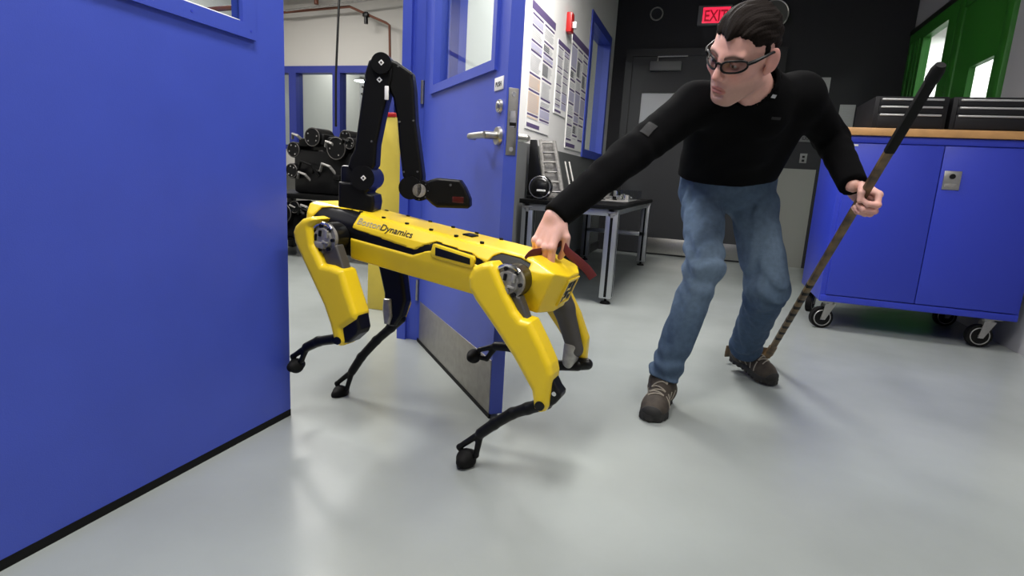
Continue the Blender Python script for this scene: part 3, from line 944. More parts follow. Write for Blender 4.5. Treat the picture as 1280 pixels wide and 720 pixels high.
AR().box((0.29, -0.0392, 0.028), (0.325, -0.036, 0.05), 0.002).build('gripper_lens', mat('dark_red_lens', (0.05, 0.006, 0.005), 0.2), gp)
mark(gp, 0.283, 0.084, -0.0385, 0.004, False)

# ------------------------------------------------------------------ the man
man = thing('person', 'man in black fleece jacket, blue jeans and safety glasses lunging to grab the yellow robot', 'person', (0.1, 2.25, 0))
N3 = np.linalg.norm
def nz(v):
    v = np.asarray(v, float); return v / N3(v)
HP = np.array([0.045, 1.797, 1.176])
HR = np.array([[-0.581, 0.8139, -0.0087], [-0.6434, -0.4658, -0.6075], [-0.4985, -0.3474, 0.7942]])
HT = np.eye(4); HT[:3, :3] = HR; HT[:3, 3] = HP
def to_head(w): return HR.T @ (np.array(w) - HP)
SHR, ELR, WRR = np.array([-0.072, 1.905, 1.052]), np.array([-0.252, 1.725, 0.868]), np.array([-0.400, 1.548, 0.700])
SHL, ELL, WRL = np.array([0.238, 2.075, 1.108]), np.array([0.380, 2.315, 1.002]), np.array([0.431, 2.10, 0.838])
NB = np.array([0.120, 1.965, 1.090])
PEL = np.array([0.055, 2.33, 0.86])
HIR, KNR, ANR = np.array([-0.030, 2.335, 0.80]), np.array([0.013, 2.115, 0.525]), np.array([-0.086, 2.075, 0.10])
HIL, KNL, ANL = np.array([0.145, 2.375, 0.815]), np.array([0.248, 2.325, 0.445]), np.array([0.224, 2.60, 0.125])

# ---- head (x forward, y to his left, z up)
nk = to_head(NB + np.array([0.0, 0.0, -0.04]))
def head(P):
    s = P.copy(); s[:, 1] = np.abs(s[:, 1])
    d = ell(P, (-0.006, 0, 0.034), (0.098, 0.077, 0.090))
    d = smin(d, ell(P, (0.034, 0, -0.028), (0.064, 0.060, 0.082)), 0.03)
    d = smin(d, rc(s, (0.002, 0.050, -0.062), (0.070, 0.018, -0.098), 0.019, 0.019), 0.03)
    d = smin(d, ell(P, (0.080, 0, -0.098), (0.019, 0.022, 0.017)), 0.02)
    d = smin(d, ell(s, (0.060, 0.043, -0.014), (0.026, 0.022, 0.018)), 0.022)
    d = smin(d, rc(s, (0.086, 0.0, 0.030), (0.074, 0.045, 0.033), 0.010, 0.008), 0.016)
    d = smin(d, ell(P, (0.074, 0, -0.064), (0.023, 0.034, 0.028)), 0.02)
    # eye sockets, eyeballs, lids
    d = smax(d, -ell(s, (0.098, 0.031, 0.012), (0.017, 0.018, 0.012)), 0.012)
    d = smin(d, ell(s, (0.077, 0.032, 0.011), (0.0135, 0.0145, 0.012)), 0.003)
    # nose
    d = smin(d, rc(P, (0.092, 0, 0.022), (0.114, 0, -0.020), 0.0075, 0.0105), 0.012)
    d = smin(d, ell(s, (0.100, 0.0115, -0.027), (0.011, 0.008, 0.008)), 0.008)
    d = np.maximum(d, -ell(s, (0.104, 0.007, -0.036), (0.006, 0.004, 0.004)))
    # lips
    d = smin(d, ell(P, (0.094, 0, -0.0585), (0.009, 0.023, 0.0055)), 0.005)
    d = smin(d, ell(P, (0.0925, 0, -0.071), (0.009, 0.020, 0.006)), 0.005)
    d = smax(d, -ell(P, (0.103, 0, -0.0645), (0.009, 0.024, 0.0016)), 0.003)
    d = smax(d, -ell(P, (0.1, 0, -0.082), (0.010, 0.014, 0.005)), 0.008)
    # ears
    Re = np.array([[0.93, 0.30, -0.22], [-0.33, 0.94, 0.0], [0.2, 0.07, 0.976]])
    e = ell(s, (-0.012, 0.084, 0.000), (0.021, 0.0085, 0.033), Re)
    e = smin(e, ell(s, (0.0, 0.077, -0.028), (0.011, 0.006, 0.012)), 0.008)
    e = smax(e, -ell(s, (-0.004, 0.0925, -0.001), (0.012, 0.006, 0.021), Re), 0.004)
    d = smin(d, e, 0.007)
    d = smin(d, rc(P, (-0.018, 0, -0.05), nk, 0.054, 0.060), 0.03)
    d = smin(d, ell(P, (0.030, 0, -0.122), (0.012, 0.010, 0.012)), 0.02)
    return d
def head_col(v):
    x, y, z = v[:, 0], v[:, 1], v[:, 2]
    ay = np.abs(y)
    c = np.tile(np.array([0.64, 0.345, 0.285], np.float32), (len(v), 1))
    def mixc(m, col): 
        m = np.clip(m, 0, 1)[:, None]
        c[:] = c * (1 - m) + np.array(col, np.float32) * m
    beard = np.clip((-0.040 - z) / 0.02, 0, 1) * np.clip((x + 0.005) / 0.03, 0, 1) * np.clip((z + 0.14) / 0.02, 0, 1)
    mixc(beard * 0.55, (0.36, 0.22, 0.18))
    mixc(np.exp(-((ay - 0.042) / 0.02) ** 2 - ((z + 0.02) / 0.02) ** 2) * (x > 0.03) * 0.5, (0.62, 0.24, 0.19))
    mixc(np.exp(-(y / 0.014) ** 2 - ((z + 0.02) / 0.014) ** 2) * (x > 0.1) * 0.5, (0.62, 0.23, 0.18))
    lip = ((y / 0.024) ** 2 + ((z + 0.0645) / 0.0125) ** 2 < 1) & (x > 0.085)
    mixc(lip * 0.8, (0.46, 0.15, 0.13))
    eye = ((((ay - 0.032) / 0.011) ** 2 + ((z - 0.010) / 0.0045) ** 2) < 1) & (x > 0.078)
    mixc(eye * 1.0, (0.6, 0.58, 0.55))
    mixc((((ay - 0.032) ** 2 + (z - 0.009) ** 2 < 0.0048 ** 2) & eye) * 1.0, (0.05, 0.03, 0.02))
    brow = np.exp(-((z - 0.030 - 0.006 * np.sin((ay - 0.012) / 0.04 * 3.1)) / 0.0045) ** 2) * (ay > 0.010) * (ay < 0.054) * (x > 0.05)
    mixc(brow * 0.9, (0.03, 0.018, 0.012))
    mixc(((ay > 0.078) & (x < 0.02)) * 0.35, (0.62, 0.20, 0.17))
    return c
vh, qh = nets(head, (-0.13, -0.12, -0.16), (0.145, 0.12, 0.145), 0.0026)
colh = head_col(vh.astype(np.float32))
vh = vh @ HR.T + HP

# ---- hands (x along the fingers, y to the thumb, z out of the back of the hand)
def chain(o, d0, lens, curls, side):
    """finger joints; curl bends towards -z"""
    pts = [np.array(o, float)]
    a = 0.0
    for L, cdeg in zip(lens, curls):
        a += math.radians(cdeg)
        ca, sa = math.cos(a), math.sin(a)
        pts.append(pts[-1] + L * np.array([ca * math.cos(side), ca * math.sin(side), -sa]))
    return pts
FL = [(0.045, 0.027, 0.022), (0.050, 0.031, 0.023), (0.046, 0.029, 0.023), (0.036, 0.023, 0.020)]
FY = [0.031, 0.010, -0.011, -0.031]
FX = [0.090, 0.094, 0.089, 0.080]
def hand_fn(curls, thumb, elbow, sides=(0.06, 0.0, -0.05, -0.12)):
    fs = [chain((FX[i], FY[i], 0.0), 0, FL[i], curls[i], sides[i]) for i in range(4)]
    el = np.array(elbow)
    w2 = el / N3(el)
    def fn(P):
        d = rc(P, (0, 0.017, 0), (FX[0], FY[0], 0), 0.0155, 0.0125)
        for i in range(1, 4): d = smin(d, rc(P, (0, 0.017 - 0.011 * i, 0), (FX[i], FY[i], -0.001), 0.0155, 0.0125 - 0.0006 * i), 0.008)
        d = smin(d, ell(P, (0.03, 0.026, -0.010), (0.034, 0.017, 0.016)), 0.012)
        d = smin(d, ell(P, (0.035, -0.026, -0.010), (0.036, 0.013, 0.014)), 0.012)
        for i in range(4):
            r = [0.0112, 0.0100, 0.0090, 0.0076] if i < 3 else [0.0098, 0.0088, 0.0079, 0.0068]
            f = fs[i]
            k = rc(P, f[0], f[1], r[0], r[1])
            k = smin(k, rc(P, f[1], f[2], r[1], r[2]), 0.004)
            k = smin(k, rc(P, f[2], f[3], r[2], r[3]), 0.004)
            k = smin(k, ell(P, f[1] + np.array([0.001, 0, 0.001]), (0.0108, 0.0100, 0.0104)), 0.004)
            d = smin(d, k, 0.0045)
            d = smin(d, ell(P, np.array(f[0]) + np.array([0, 0, 0.005]), (0.011, 0.008, 0.008)), 0.006)
        t = [np.array(q) for q in thumb]
        k = smin(rc(P, t[0], t[1], 0.0155, 0.0118), rc(P, t[1], t[2], 0.0115, 0.0105), 0.004)
        k = smin(k, rc(P, t[2], t[3], 0.0105, 0.0082), 0.004)
        d = smin(d, k, 0.008)
        Wv = np.array([0.0, 0.0, 0.0])
        d = smin(d, rc(P, Wv + w2 * 0.0, Wv + w2 * 0.10, 0.0235, 0.032), 0.02)
        return d
    return fn, fs
def hand_col(v):
    c = np.tile(np.array([0.68, 0.39, 0.33], np.float32), (len(v), 1))
    m = np.clip((v[:, 0] - 0.07) / 0.06, 0, 1)[:, None] * 0.45
    return c * (1 - m) + np.array([0.66, 0.27, 0.22], np.float32) * m
def frame(x, zhint, mirror=False):
    x = nz(x); z = np.array(zhint, float); z = nz(z - x * (z @ x)); y = np.cross(z, x)
    if mirror: y = -y
    return np.stack([x, y, z], 1)
# right hand closing on the strap
RRt = frame((-0.22, -0.38, -0.90), (-0.25, -0.80, 0.40))
elr = RRt.T @ (ELR - WRR)
fnR, _ = hand_fn([(28, 48, 28), (32, 52, 30), (36, 54, 30), (42, 54, 30)], [(0.018, 0.022, -0.008), (0.045, 0.046, -0.022), (0.074, 0.046, -0.040), (0.096, 0.034, -0.050)], elr)
vR, qR = nets(fnR, (-0.12, -0.09, -0.12), (0.20, 0.09, 0.10), 0.0026)
cR = hand_col(vR); vR = vR @ RRt.T + WRR
# left hand round the stick
STK_A, STK_D = np.array([0.347, 2.878, 0.018]), nz(np.array([0.457, 2.10, 0.792]) - np.array([0.347, 2.878, 0.018]))
GRIP = np.array([0.457, 2.10, 0.792])
xl = nz(np.array([0.65, -0.5, -0.58])); zl = np.cross(STK_D, xl)
RLt = np.stack([xl, STK_D - xl * (STK_D @ xl), zl], 1); RLt[:, 1] = nz(RLt[:, 1])
WRL2 = GRIP - xl * 0.066 + zl * 0.034
ell_ = RLt.T @ (ELL - WRL2)
fnL, _ = hand_fn([(48, 78, 52), (52, 80, 52), (54, 80, 52), (58, 80, 52)], [(0.018, 0.022, -0.010), (0.042, 0.044, -0.028), (0.066, 0.046, -0.052), (0.080, 0.030, -0.064)], ell_, (0.0, 0.0, 0.0, 0.0))
vL, qL = nets(fnL, (-0.12, -0.09, -0.12), (0.17, 0.10, 0.12), 0.0026)
cL = hand_col(vL); vL = vL @ RLt.T + WRL2; qL = qL[:, ::-1]

# ---- the rest of the body under the clothes
def bodyfn(P):
    d = rc(P, PEL + V(0, 0, -0.02), (NB + PEL) / 2 + V(0, .03, 0), 0.085, 0.07)
    d = smin(d, rc(P, (NB + PEL) / 2 + V(0, .03, 0), NB + V(0, .04, -.06), 0.07, 0.045), 0.03)
    for a, b, c in ((SHR, ELR, WRR), (SHL, ELL, WRL)):
        d = smin(d, rc(P, NB + V(0, .03, -.05), a, 0.035, 0.04), 0.02)
        d = smin(d, smin(rc(P, a, b, 0.044, 0.034), rc(P, b, c, 0.034, 0.024), 0.01), 0.02)
    for a, b, c in ((HIR, KNR, ANR), (HIL, KNL, ANL)):
        d = smin(d, smin(rc(P, a, b, 0.064, 0.044), rc(P, b, c, 0.042, 0.032), 0.01), 0.04)
    return d
vb, qb = nets(bodyfn, (-0.45, 1.48, 0.02), (0.50, 2.70, 1.20), 0.012)
cb = np.tile(np.array([0.60, 0.33, 0.26], np.float32), (len(vb), 1))
v, q, c = merge_np([(vh, qh, colh), (vR, qR, cR), (vL, qL, cL), (vb, qb, cb)])
link_mesh('body', mesh_np('body', v, q, c), SKIN, man)

# ---- hair
def hair(P):
    s = P.copy(); s[:, 1] = np.abs(s[:, 1])
    d = ell(P, (-0.008, 0, 0.042), (0.104, 0.082, 0.096))
    keep = bx(s, (-0.10, 0.0, 0.07), (0.082, 0.12, 0.135), 0.02)
    keep = smin(keep, bx(s, (-0.03, 0.0, 0.135), (0.083, 0.12, 0.085), 0.02), 0.015)
    keep = smin(keep, bx(s, (0.05, 0.0, 0.145), (0.058, 0.054, 0.064), 0.02), 0.02)
    keep = smin(keep, bx(s, (0.075, 0.0, 0.134), (0.022, 0.028, 0.055), 0.012), 0.02)
    keep = smin(keep, bx(s, (0.006, 0.09, 0.060), (0.012, 0.035, 0.038), 0.006), 0.01)
    d = smax(d, keep, 0.010)
    ang = np.arctan2(P[:, 1], P[:, 2] - 0.02)
    n = np.sin(ang * 62 + 7 * np.sin(P[:, 0] * 31) + 4 * np.sin(P[:, 2] * 37)) * np.sin(ang * 27 + P[:, 0] * 70 + 1.3)
    m = np.sin(ang * 13 + 3.1 * np.sin(P[:, 0] * 24)) * np.sin(P[:, 0] * 45 + P[:, 1] * 30)
    return d - 0.0013 * n - 0.0022 * m - 0.004 * np.clip(P[:, 0] * 8, 0, 1) * np.sin(ang * 9 + 1.0)
hv, hq = nets(hair, (-0.13, -0.11, -0.08), (0.14, 0.11, 0.16), 0.0026)
hv = hv @ HR.T + HP
link_mesh('hair', mesh_np('hair', hv, hq), HAIR, man)

# ---- safety glasses
HM = Matrix([list(map(float, r)) for r in HT])
gl = MB(); gl.M = HM
def lx(y): return 0.1075 - 7.6 * y * y
for s in (1, -1):
    out = []
    for k in range(26):
        t = 2 * math.pi * k / 26
        ct, st = math.cos(t), math.sin(t)
        y = 0.0375 + 0.0295 * math.copysign(abs(ct) ** 0.75, ct)
        z = 0.0125 + 0.0165 * math.copysign(abs(st) ** 0.8, st) + 0.004 * ct
        out.append((lx(y), s * y, z))
    gl.tube(out, 0.0030, n=8, closed=True)
    gl.tube([(lx(0.066), s * 0.066, 0.020), (0.060, s * 0.077, 0.024), (0.03, s * 0.083, 0.026), (-0.005, s * 0.0855, 0.026), (-0.03, s * 0.084, 0.014)], [0.0055, 0.005, 0.004, 0.0035, 0.003], n=8)
gl.tube([(lx(0.009), -0.009, 0.016), (0.1095, 0, 0.019), (lx(0.009), 0.009, 0.016)], 0.0032, n=8)
gl = gl.build('safety_glasses', BLK, man)
for s in (1, -1):
    m = MB(); m.M = HM
    rows = []
    for i in range(9):
        y = 0.010 + 0.055 * i / 8
        w = math.sqrt(max(0.02, 1 - ((y - 0.0375) / 0.030) ** 2))
        rows.append([(lx(y), s * y, 0.0125 + 0.004 * (y - 0.0375) / 0.03 + 0.016 * w * k) for k in (-1, 0, 1)])
    for A, B2 in zip(rows, rows[1:]):
        for k in (0, 1): m.quad(A[k], A[k + 1], B2[k + 1], B2[k])
    m.build('lens', LENS, gl)

# ---- jacket
AX1, AX2 = nz(ELR - SHR), nz(WRR - ELR)
def wr_(P, a, ax, f, ph): 
    t = (P - a) @ np.asarray(ax, np.float32)
    u = P[:, 0] * 1.0 + P[:, 2] * 0.7
    return np.sin(t * f + 3.0 * np.sin(u * 17 + ph)) 
CH = np.array([0.083, 2.10, 1.01])
HEMN = nz(np.array([0.02, -0.25, 0.97]))
HEMP = np.array([0.05, 2.25, 0.835])
NKA = nz(HP + HR @ np.array([-0.02, 0, -0.07]) - NB)
def jacket(P):
    d = rc(P, (-0.030, 2.33, 0.83), (-0.015, 1.99, 1.045), 0.098, 0.080)
    d = smin(d, rc(P, (0.130, 2.36, 0.83), (0.205, 2.09, 1.085), 0.088, 0.085), 0.05)
    d = smin(d, rc(P, (0.05, 2.32, 0.83), CH, 0.115, 0.115), 0.05)
    d = smin(d, rc(P, CH, NB + V(0, .02, -.05), 0.11, 0.085), 0.05)
    d = smin(d, rc(P, SHR, NB, 0.062, 0.064), 0.04)
    d = smin(d, rc(P, SHL, NB, 0.062, 0.064), 0.04)
    aR = smin(rc(P, SHR, ELR, 0.066, 0.054), rc(P, ELR, WRR, 0.054, 0.041), 0.015) + 0.0035 * wr_(P, ELR, AX2, 95, 0.4) * np.exp(-(N3(P - ELR, axis=1) / 0.13) ** 2)
    aR = np.maximum(aR, (P - WRR) @ V(*AX2) - 0.004)
    aL = smin(rc(P, SHL, ELL, 0.064, 0.055), rc(P, ELL, WRL, 0.055, 0.043), 0.02) + 0.0035 * wr_(P, ELL, nz(WRL - ELL), 100, 1.4) * np.exp(-(N3(P - ELL, axis=1) / 0.13) ** 2)
    aL = np.maximum(aL, (P - WRL) @ V(*nz(WRL - ELL)) - 0.0)
    d = smin(d, aR, 0.035)
    d = smin(d, aL, 0.035)
    # body wrinkles
    t = P @ V(*nz(np.array([0.5, 0.5, -0.7])))
    d = d + 0.003 * np.sin(t * 60 + 2 * np.sin(P[:, 0] * 20)) * np.exp(-(N3(P - V(0.02, 2.15, 0.92), axis=1) / 0.16) ** 2)
    # hem, collar opening
    d = smax(d, -((P - HEMP) @ V(*HEMN)), 0.006)
    tt = (P - NB) @ V(*NKA)
    rr = N3(P - NB - tt[:, None] * V(*NKA), axis=1)
    col = np.maximum(np.abs(rr - 0.070) - 0.006, np.abs(tt - 0.026) - 0.058)
    d = smin(d, col, 0.012)
    d = smax(d, -np.maximum(rr - 0.064, -tt + 0.012), 0.006)
    return d
jk = sdf_obj('fleece_jacket', jacket, (-0.45, 1.50, 0.62), (0.52, 2.50, 1.25), 0.0075, FLEECE, man, smooth=1)
# zip, chest emblem and sleeve patch
Vd = np.array([0.0, 0.0, 0.80])
def on_surface(fn, p, dirn):
    """march from p along dirn to the surface of fn"""
    p = np.array(p, float); dirn = nz(dirn)
    for _ in range(60):
        d = float(fn(p[None].astype(np.float32))[0])
        if abs(d) < 0.0006: break
        p = p + dirn * max(-0.01, min(0.02, d))
    g = np.array([float(fn((p + e)[None].astype(np.float32))[0] - fn((p - e)[None].astype(np.float32))[0]) for e in np.eye(3) * 0.004])
    return p, nz(g)
def patch(name, p, dirn, up, w, h, m, parent, fn=jacket):
    q, n = on_surface(fn, p, dirn)
    x = nz(np.cross(up, n)); y = np.cross(n, x)
    rows = []
    for i in range(6):
        r = []
        for j in range(6):
            a = q + x * w * (i / 5 - .5) + y * h * (j / 5 - .5)
            b, n2 = on_surface(fn, a + n * 0.01, -n)
            r.append(b + n2 * 0.0025)
        rows.append(r)
    mb = MB()
    for A, B in zip(rows, rows[1:]):
        for k in range(5): mb.quad(A[k], A[k + 1], B[k + 1], B[k])
    o = mb.build(name, m, parent)
    return o
patch('sleeve_patch', (-0.140, 1.287, 0.920), (-0.108, 0.990, 0.092), (0.5, 0.45, 0.75), 0.030, 0.045, FLEECE2, jk)
patch('chest_emblem', (0.108, 1.287, 0.947), (0.083, 0.990, 0.113), (0, 0, 1), 0.03, 0.008, FLEECE2, jk)
patch('collar_tag', (0.097, 1.2825, 0.989), (0.075, 0.9865, 0.145), (0, 0, 1), 0.020, 0.010, INKG, jk)

# ---- jeans
HN = lambda K, A: nz(A - K)
def leg(P, hp, kn, an, r, ph, cut):
    ax1, ax2 = V(*nz(kn - hp)), V(*nz(an - kn))
    hv_ = an - np.array([0, 0, 0.0])
    d = smin(rc(P, hp, kn, r[0], r[1]), rc(P, kn, an + nz(an - kn) * 0.02, r[1] * 0.98, r[2]), 0.03)
    tk = (P - kn) @ ax2; u = P[:, 0] * 1.3 - P[:, 1] + P[:, 2] * 0.3
    d = d + 0.0065 * np.sin(tk * 85 + 2.6 * np.sin(u * 24 + ph)) * np.exp(-(tk / 0.10) ** 2)
    ta = (P - an) @ ax2
    d = d + 0.0062 * np.sin(ta * 105 + 2.2 * np.sin(u * 22 + ph * 2)) * np.exp(-((ta + 0.03) / 0.08) ** 2)
    th = (P - hp) @ ax1
    d = d + 0.0060 * np.sin(th * 60 + 3 * np.sin(u * 15 + ph)) * np.exp(-((th - 0.03) / 0.12) ** 2)
    d = d + 0.0028 * np.sin(th * 26 + 4 * np.sin(u * 20 + ph * 3))
    return smax(d, ta - cut, 0.006)
def jeans(P):
    d = ell(P, (0.055, 2.34, 0.86), (0.168, 0.130, 0.14), np.array([[0.97, -0.24, 0], [0.24, 0.97, 0], [0, 0, 1]]))
    d = smin(d, leg(P, HIR, KNR, ANR, (0.083, 0.064, 0.056), 0.3, -0.012), 0.04)
    d = smin(d, leg(P, HIL, KNL, ANL, (0.088, 0.075, 0.062), 1.9, 0.008), 0.04)
    d = smax(d, P[:, 2] - 0.90, 0.01)
    return d
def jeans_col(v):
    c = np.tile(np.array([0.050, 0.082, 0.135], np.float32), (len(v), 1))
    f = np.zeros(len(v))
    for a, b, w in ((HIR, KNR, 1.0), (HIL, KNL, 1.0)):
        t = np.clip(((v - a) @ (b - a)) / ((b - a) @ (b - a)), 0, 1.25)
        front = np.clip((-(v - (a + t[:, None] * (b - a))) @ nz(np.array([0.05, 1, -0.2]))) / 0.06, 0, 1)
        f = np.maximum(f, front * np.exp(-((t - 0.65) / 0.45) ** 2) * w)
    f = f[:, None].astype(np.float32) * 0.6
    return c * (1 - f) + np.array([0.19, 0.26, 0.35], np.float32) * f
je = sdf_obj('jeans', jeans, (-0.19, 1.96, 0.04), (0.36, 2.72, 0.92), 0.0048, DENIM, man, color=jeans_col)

# ---- shoes
def shoe(toe, heel, up_hint, ankle, side):
    """toe, heel: points on the sole line"""
    toe, heel = np.array(toe, float), np.array(heel, float)
    x = nz(toe - heel); z = np.array(up_hint, float); z = nz(z - x * (z @ x)); y = np.cross(z, x)
    R = np.stack([x, y, z], 1)
    T = np.eye(4); T[:3, :3] = R; T[:3, 3] = heel
    L = N3(toe - heel)
    k = L / 0.29
    ol = np.array([(0.0, 0.0), (0.008, 0.030), (0.05, 0.036), (0.11, 0.032), (0.17, 0.042), (0.215, 0.048), (0.255, 0.040), (0.280, 0.022), (0.29, 0.0), (0.283, -0.022), (0.26, -0.038), (0.215, -0.044), (0.17, -0.040), (0.11, -0.036), (0.05, -0.036), (0.008, -0.030)]) * np.array([k, 1.08])
    ol[:, 1] *= side
    an = R.T @ (np.array(ankle) - heel)
    def sole(P): return rmax(poly(P[:, 0], P[:, 1], ol), np.abs(P[:, 2] - 0.016) - 0.016, 0.007) + 0.0015 * np.sign(np.sin(P[:, 0] * 260)) * (P[:, 2] < 0.014)
    def upper(P):
        d = ell(P, (0.050 * k, 0, 0.045), (0.052, 0.037, 0.045))
        d = smin(d, ell(P, (0.215 * k, 0.002 * side, 0.034), (0.072 * k, 0.046, 0.034)), 0.03)
        d = smin(d, rc(P, (0.075 * k, 0, 0.075), (0.20 * k, 0.002, 0.042), 0.040, 0.035), 0.03)
        d = smin(d, rc(P, (0.06 * k, 0, 0.06), an, 0.045, 0.046), 0.03)
        d = smax(d, P[:, 2] - max(0.10, an[2] + 0.045), 0.01)
        d = smax(d, 0.018 - P[:, 2], 0.004)
        # overlays
        s = np.maximum(np.abs(((P[:, 0] * 38 + P[:, 2] * 20) % 1) - 0.5) - 0.16, 0)
        return d - 0.0016 * (s > 0.14) * (P[:, 2] < 0.075) * (P[:, 0] < 0.2 * k)
    up = sdf_obj('shoe', upper, (-0.03, -0.07, 0), (0.32, 0.07, 0.19), 0.0036, SHOE, man, T)
    sdf_obj('sole', sole, (-0.02, -0.07, -0.01), (0.32, 0.07, 0.045), 0.0036, SOLE, up, T)
    sdf_obj('toe_cap', lambda P: smax(upper(P) - 0.0028, np.maximum(0.248 * k - P[:, 0] + 0.35 * P[:, 2], P[:, 2] - 0.062), 0.004), (0.2, -0.07, 0), (0.32, 0.07, 0.09), 0.0036, SOLE, up, T)
    # laces
    Tm = Matrix([list(map(float, r)) for r in T])
    for i in range(9):
        t = i / 8
        px = (0.205 - 0.125 * t) * k
        pts = []
        for yy in np.linspace(-0.026, 0.026, 7):
            p = np.array([px + (0.006 if i % 2 else -0.006) * yy / 0.026, yy, 0.16])
            for _ in range(40):
                d = float(upper(p[None].astype(np.float32))[0])
                if d < 0.0008: break
                p[2] -= min(d, 0.01)
            pts.append(tuple(p + np.array([0, 0, 0.0015])))
        m = MB(); m.M = Tm
        m.tube(pts, 0.0026, n=6)
        m.build('lace', LACE, up)
    for i in range(4):
        px = (0.10 + 0.032 * i) * k
        for sd in (1, -1):
            pts = []
            for zz in np.linspace(0.035, 0.072, 6):
                p = np.array([px - (zz - 0.035) * 0.3, sd * 0.09, zz])
                for _ in range(40):
                    d = float(upper(p[None].astype(np.float32))[0])
                    if d < 0.0008: break
                    p[1] -= sd * min(d, 0.01)
                pts.append(tuple(p))
            m = MB(); m.M = Tm
            m.tube(pts, 0.0024, n=6)
            m.build('trim_stripe', LACE, up)
    return up
shoe((-0.106, 1.893, 0.001), (-0.075, 2.150, 0.001), (0, 0, 1), ANR, 1)
shoe((0.350, 2.515, 0.003), (0.186, 2.69, 0.045), (0.1, -0.1, 1), ANL, -1)

# ------------------------------------------------------------------ hockey stick in his left hand
heel = Vector(STK_A.tolist()); sdir = Vector(STK_D.tolist())
stick = thing('hockey_stick', 'worn brown wooden hockey stick with black taped end, held upright by the man', 'hockey stick', (heel.x, heel.y, 0))
def upv(d): return Vector((d.y, -d.x, 0)).normalized()
sm = MB().tube([heel + sdir * t for t in (0.02, 0.3, 0.6, 0.9, 1.2, 1.50)], 0.01, n=12, flat=(0.0092, 0.0130, upv(sdir)))
sm.build('shaft', STICKM, stick)
# blade lies towards the left shoe
bd = Vector((-0.93, -0.30, 0.06)).normalized()
bm_ = MB()
hh = Vector((0, 0, 1))
nb = []
for k in range(9):
    t = k / 8
    c = heel + Vector((0, 0, 0.020)) + bd * (0.22 * t) + Vector((0.02 * t * t, -0.05 * t * t, 0))
    w = 0.030 - 0.008 * abs(t - 0.6)
    nb.append(c + hh * 0.008)
bm_.tube([heel + sdir * 0.12, heel + sdir * 0.05, heel + sdir * 0.012 + bd * 0.01 + hh * 0.004], 0.01, n=12, flat=(0.010, 0.018, upv(sdir)))
bm_.tube(nb, 0.01, n=12, flat=(0.028, 0.005, Vector((bd.y, -bd.x, 0))))
bm_.build('blade', mat('blade_wood', (0.17, 0.10, 0.035), 0.5, color2=(0.05, 0.03, 0.015), scale=30), stick)
MB().tube([heel + sdir * t for t in (1.31, 1.43, 1.55)], 0.01, n=12, flat=(0.0100, 0.0140, upv(sdir))).build('grip_tape', RUB, stick)
MB().tube([heel + sdir * t for t in (1.535, 1.55, 1.58, 1.595)], [0.012, 0.0165, 0.0165, 0.012], n=14).build('end_knob', RUB, stick)
for k in range(9):
    t = 0.20 + 0.052 * k
    MB().tube([heel + sdir * t, heel + sdir * (t + 0.018)], 0.01, n=12, flat=(0.0097, 0.0135, upv(sdir))).build('tape_band', BLK, stick)

# ------------------------------------------------------------------ red strap on the robot's back, under his right hand
def rp_(x, y, z): return RM @ Vector((x, y, z))
st = thing('strap', 'dark red webbing strap looped over the rear of the yellow robot under the hand', 'strap', rp_(-0.37, 0, 0.06))
pts = [rp_(-0.318, 0.086, 0.052), rp_(-0.322, 0.070, 0.0665), rp_(-0.328, 0.03, 0.068), rp_(-0.334, -0.02, 0.070), rp_(-0.342, -0.05, 0.082), rp_(-0.355, -0.055, 0.10), rp_(-0.375, -0.03, 0.098), rp_(-0.40, 0.0, 0.085), rp_(-0.43, 0.015, 0.074), rp_(-0.452, 0.02, 0.064), rp_(-0.472, 0.02, 0.052), rp_(-0.490, 0.02, 0.036)]
def smooth_pts(p, n=4):
    out = []
    for i in range(len(p) - 1):
        a, b, c, d = p[max(i - 1, 0)], p[i], p[i + 1], p[min(i + 2, len(p) - 1)]
        for k in range(n):
            t = k / n
            out.append(0.5 * ((2 * b) + (c - a) * t + (2 * a - 5 * b + 4 * c - d) * t * t + (3 * b - a - 3 * c + d) * t ** 3))
    out.append(p[-1])
    return out
MB().tube(smooth_pts(pts), 0.01, n=10, flat=(0.002, 0.0125, ru)).build('webbing', STRAP, st)
MB().tube([rp_(-0.318 + 0.022 * math.cos(t), -0.045, 0.088 + 0.020 * math.sin(t)) for t in np.linspace(0, 2 * math.pi, 24, endpoint=False)], 0.0065, n=8, closed=True).build('loop', mat('dark_red_cord', (0.07, 0.008, 0.010), 0.6), st)

# ------------------------------------------------------------------ blue cabinet on casters
CX0, CX1, CY0, CY1 = 0.700, 1.690, 3.80, 4.50
cart = thing('mobile_cabinet', 'blue two-door steel cabinet on casters with a maple worktop', 'cabinet', ((CX0 + CX1) / 2, (CY0 + CY1) / 2, 0))
MB().box((CX0, CY0 + 0.004, 0.175), (CX1, CY1, 1.150), 0.006).build('carcass', BLUED, cart)
for x0, x1 in ((0.728, 1.1855), (1.1895, 1.668)):
    d = MB().box((x0, CY0 - 0.012, 0.222), (x1, CY0 + 0.006, 1.105), 0.003).build('door', BLUED, cart)
MB().box((CX0 + 0.004, CY0 - 0.006, 0.178), (CX1 - 0.004, CY0 + 0.006, 0.216), 0.003).build('bottom_rail', BLUED, cart)
MB().box((CX0 + 0.004, CY0 - 0.006, 1.110), (CX1 - 0.004, CY0 + 0.006, 1.148), 0.003).build('top_rail', BLUED, cart)
lk = MB().box((1.206, CY0 - 0.018, 0.872), (1.288, CY0 - 0.011, 0.975), 0.004).build('latch', STEEL, cart)
MB().box((1.216, CY0 - 0.0195, 0.880), (1.278, CY0 - 0.0175, 0.905), 0.002).build('finger_pull', GRM, lk)
MB().cyl((1.245, CY0 - 0.026, 0.945), (1.245, CY0 - 0.016, 0.945), 0.014, n=20).build('lock_cylinder', BLKM, lk)
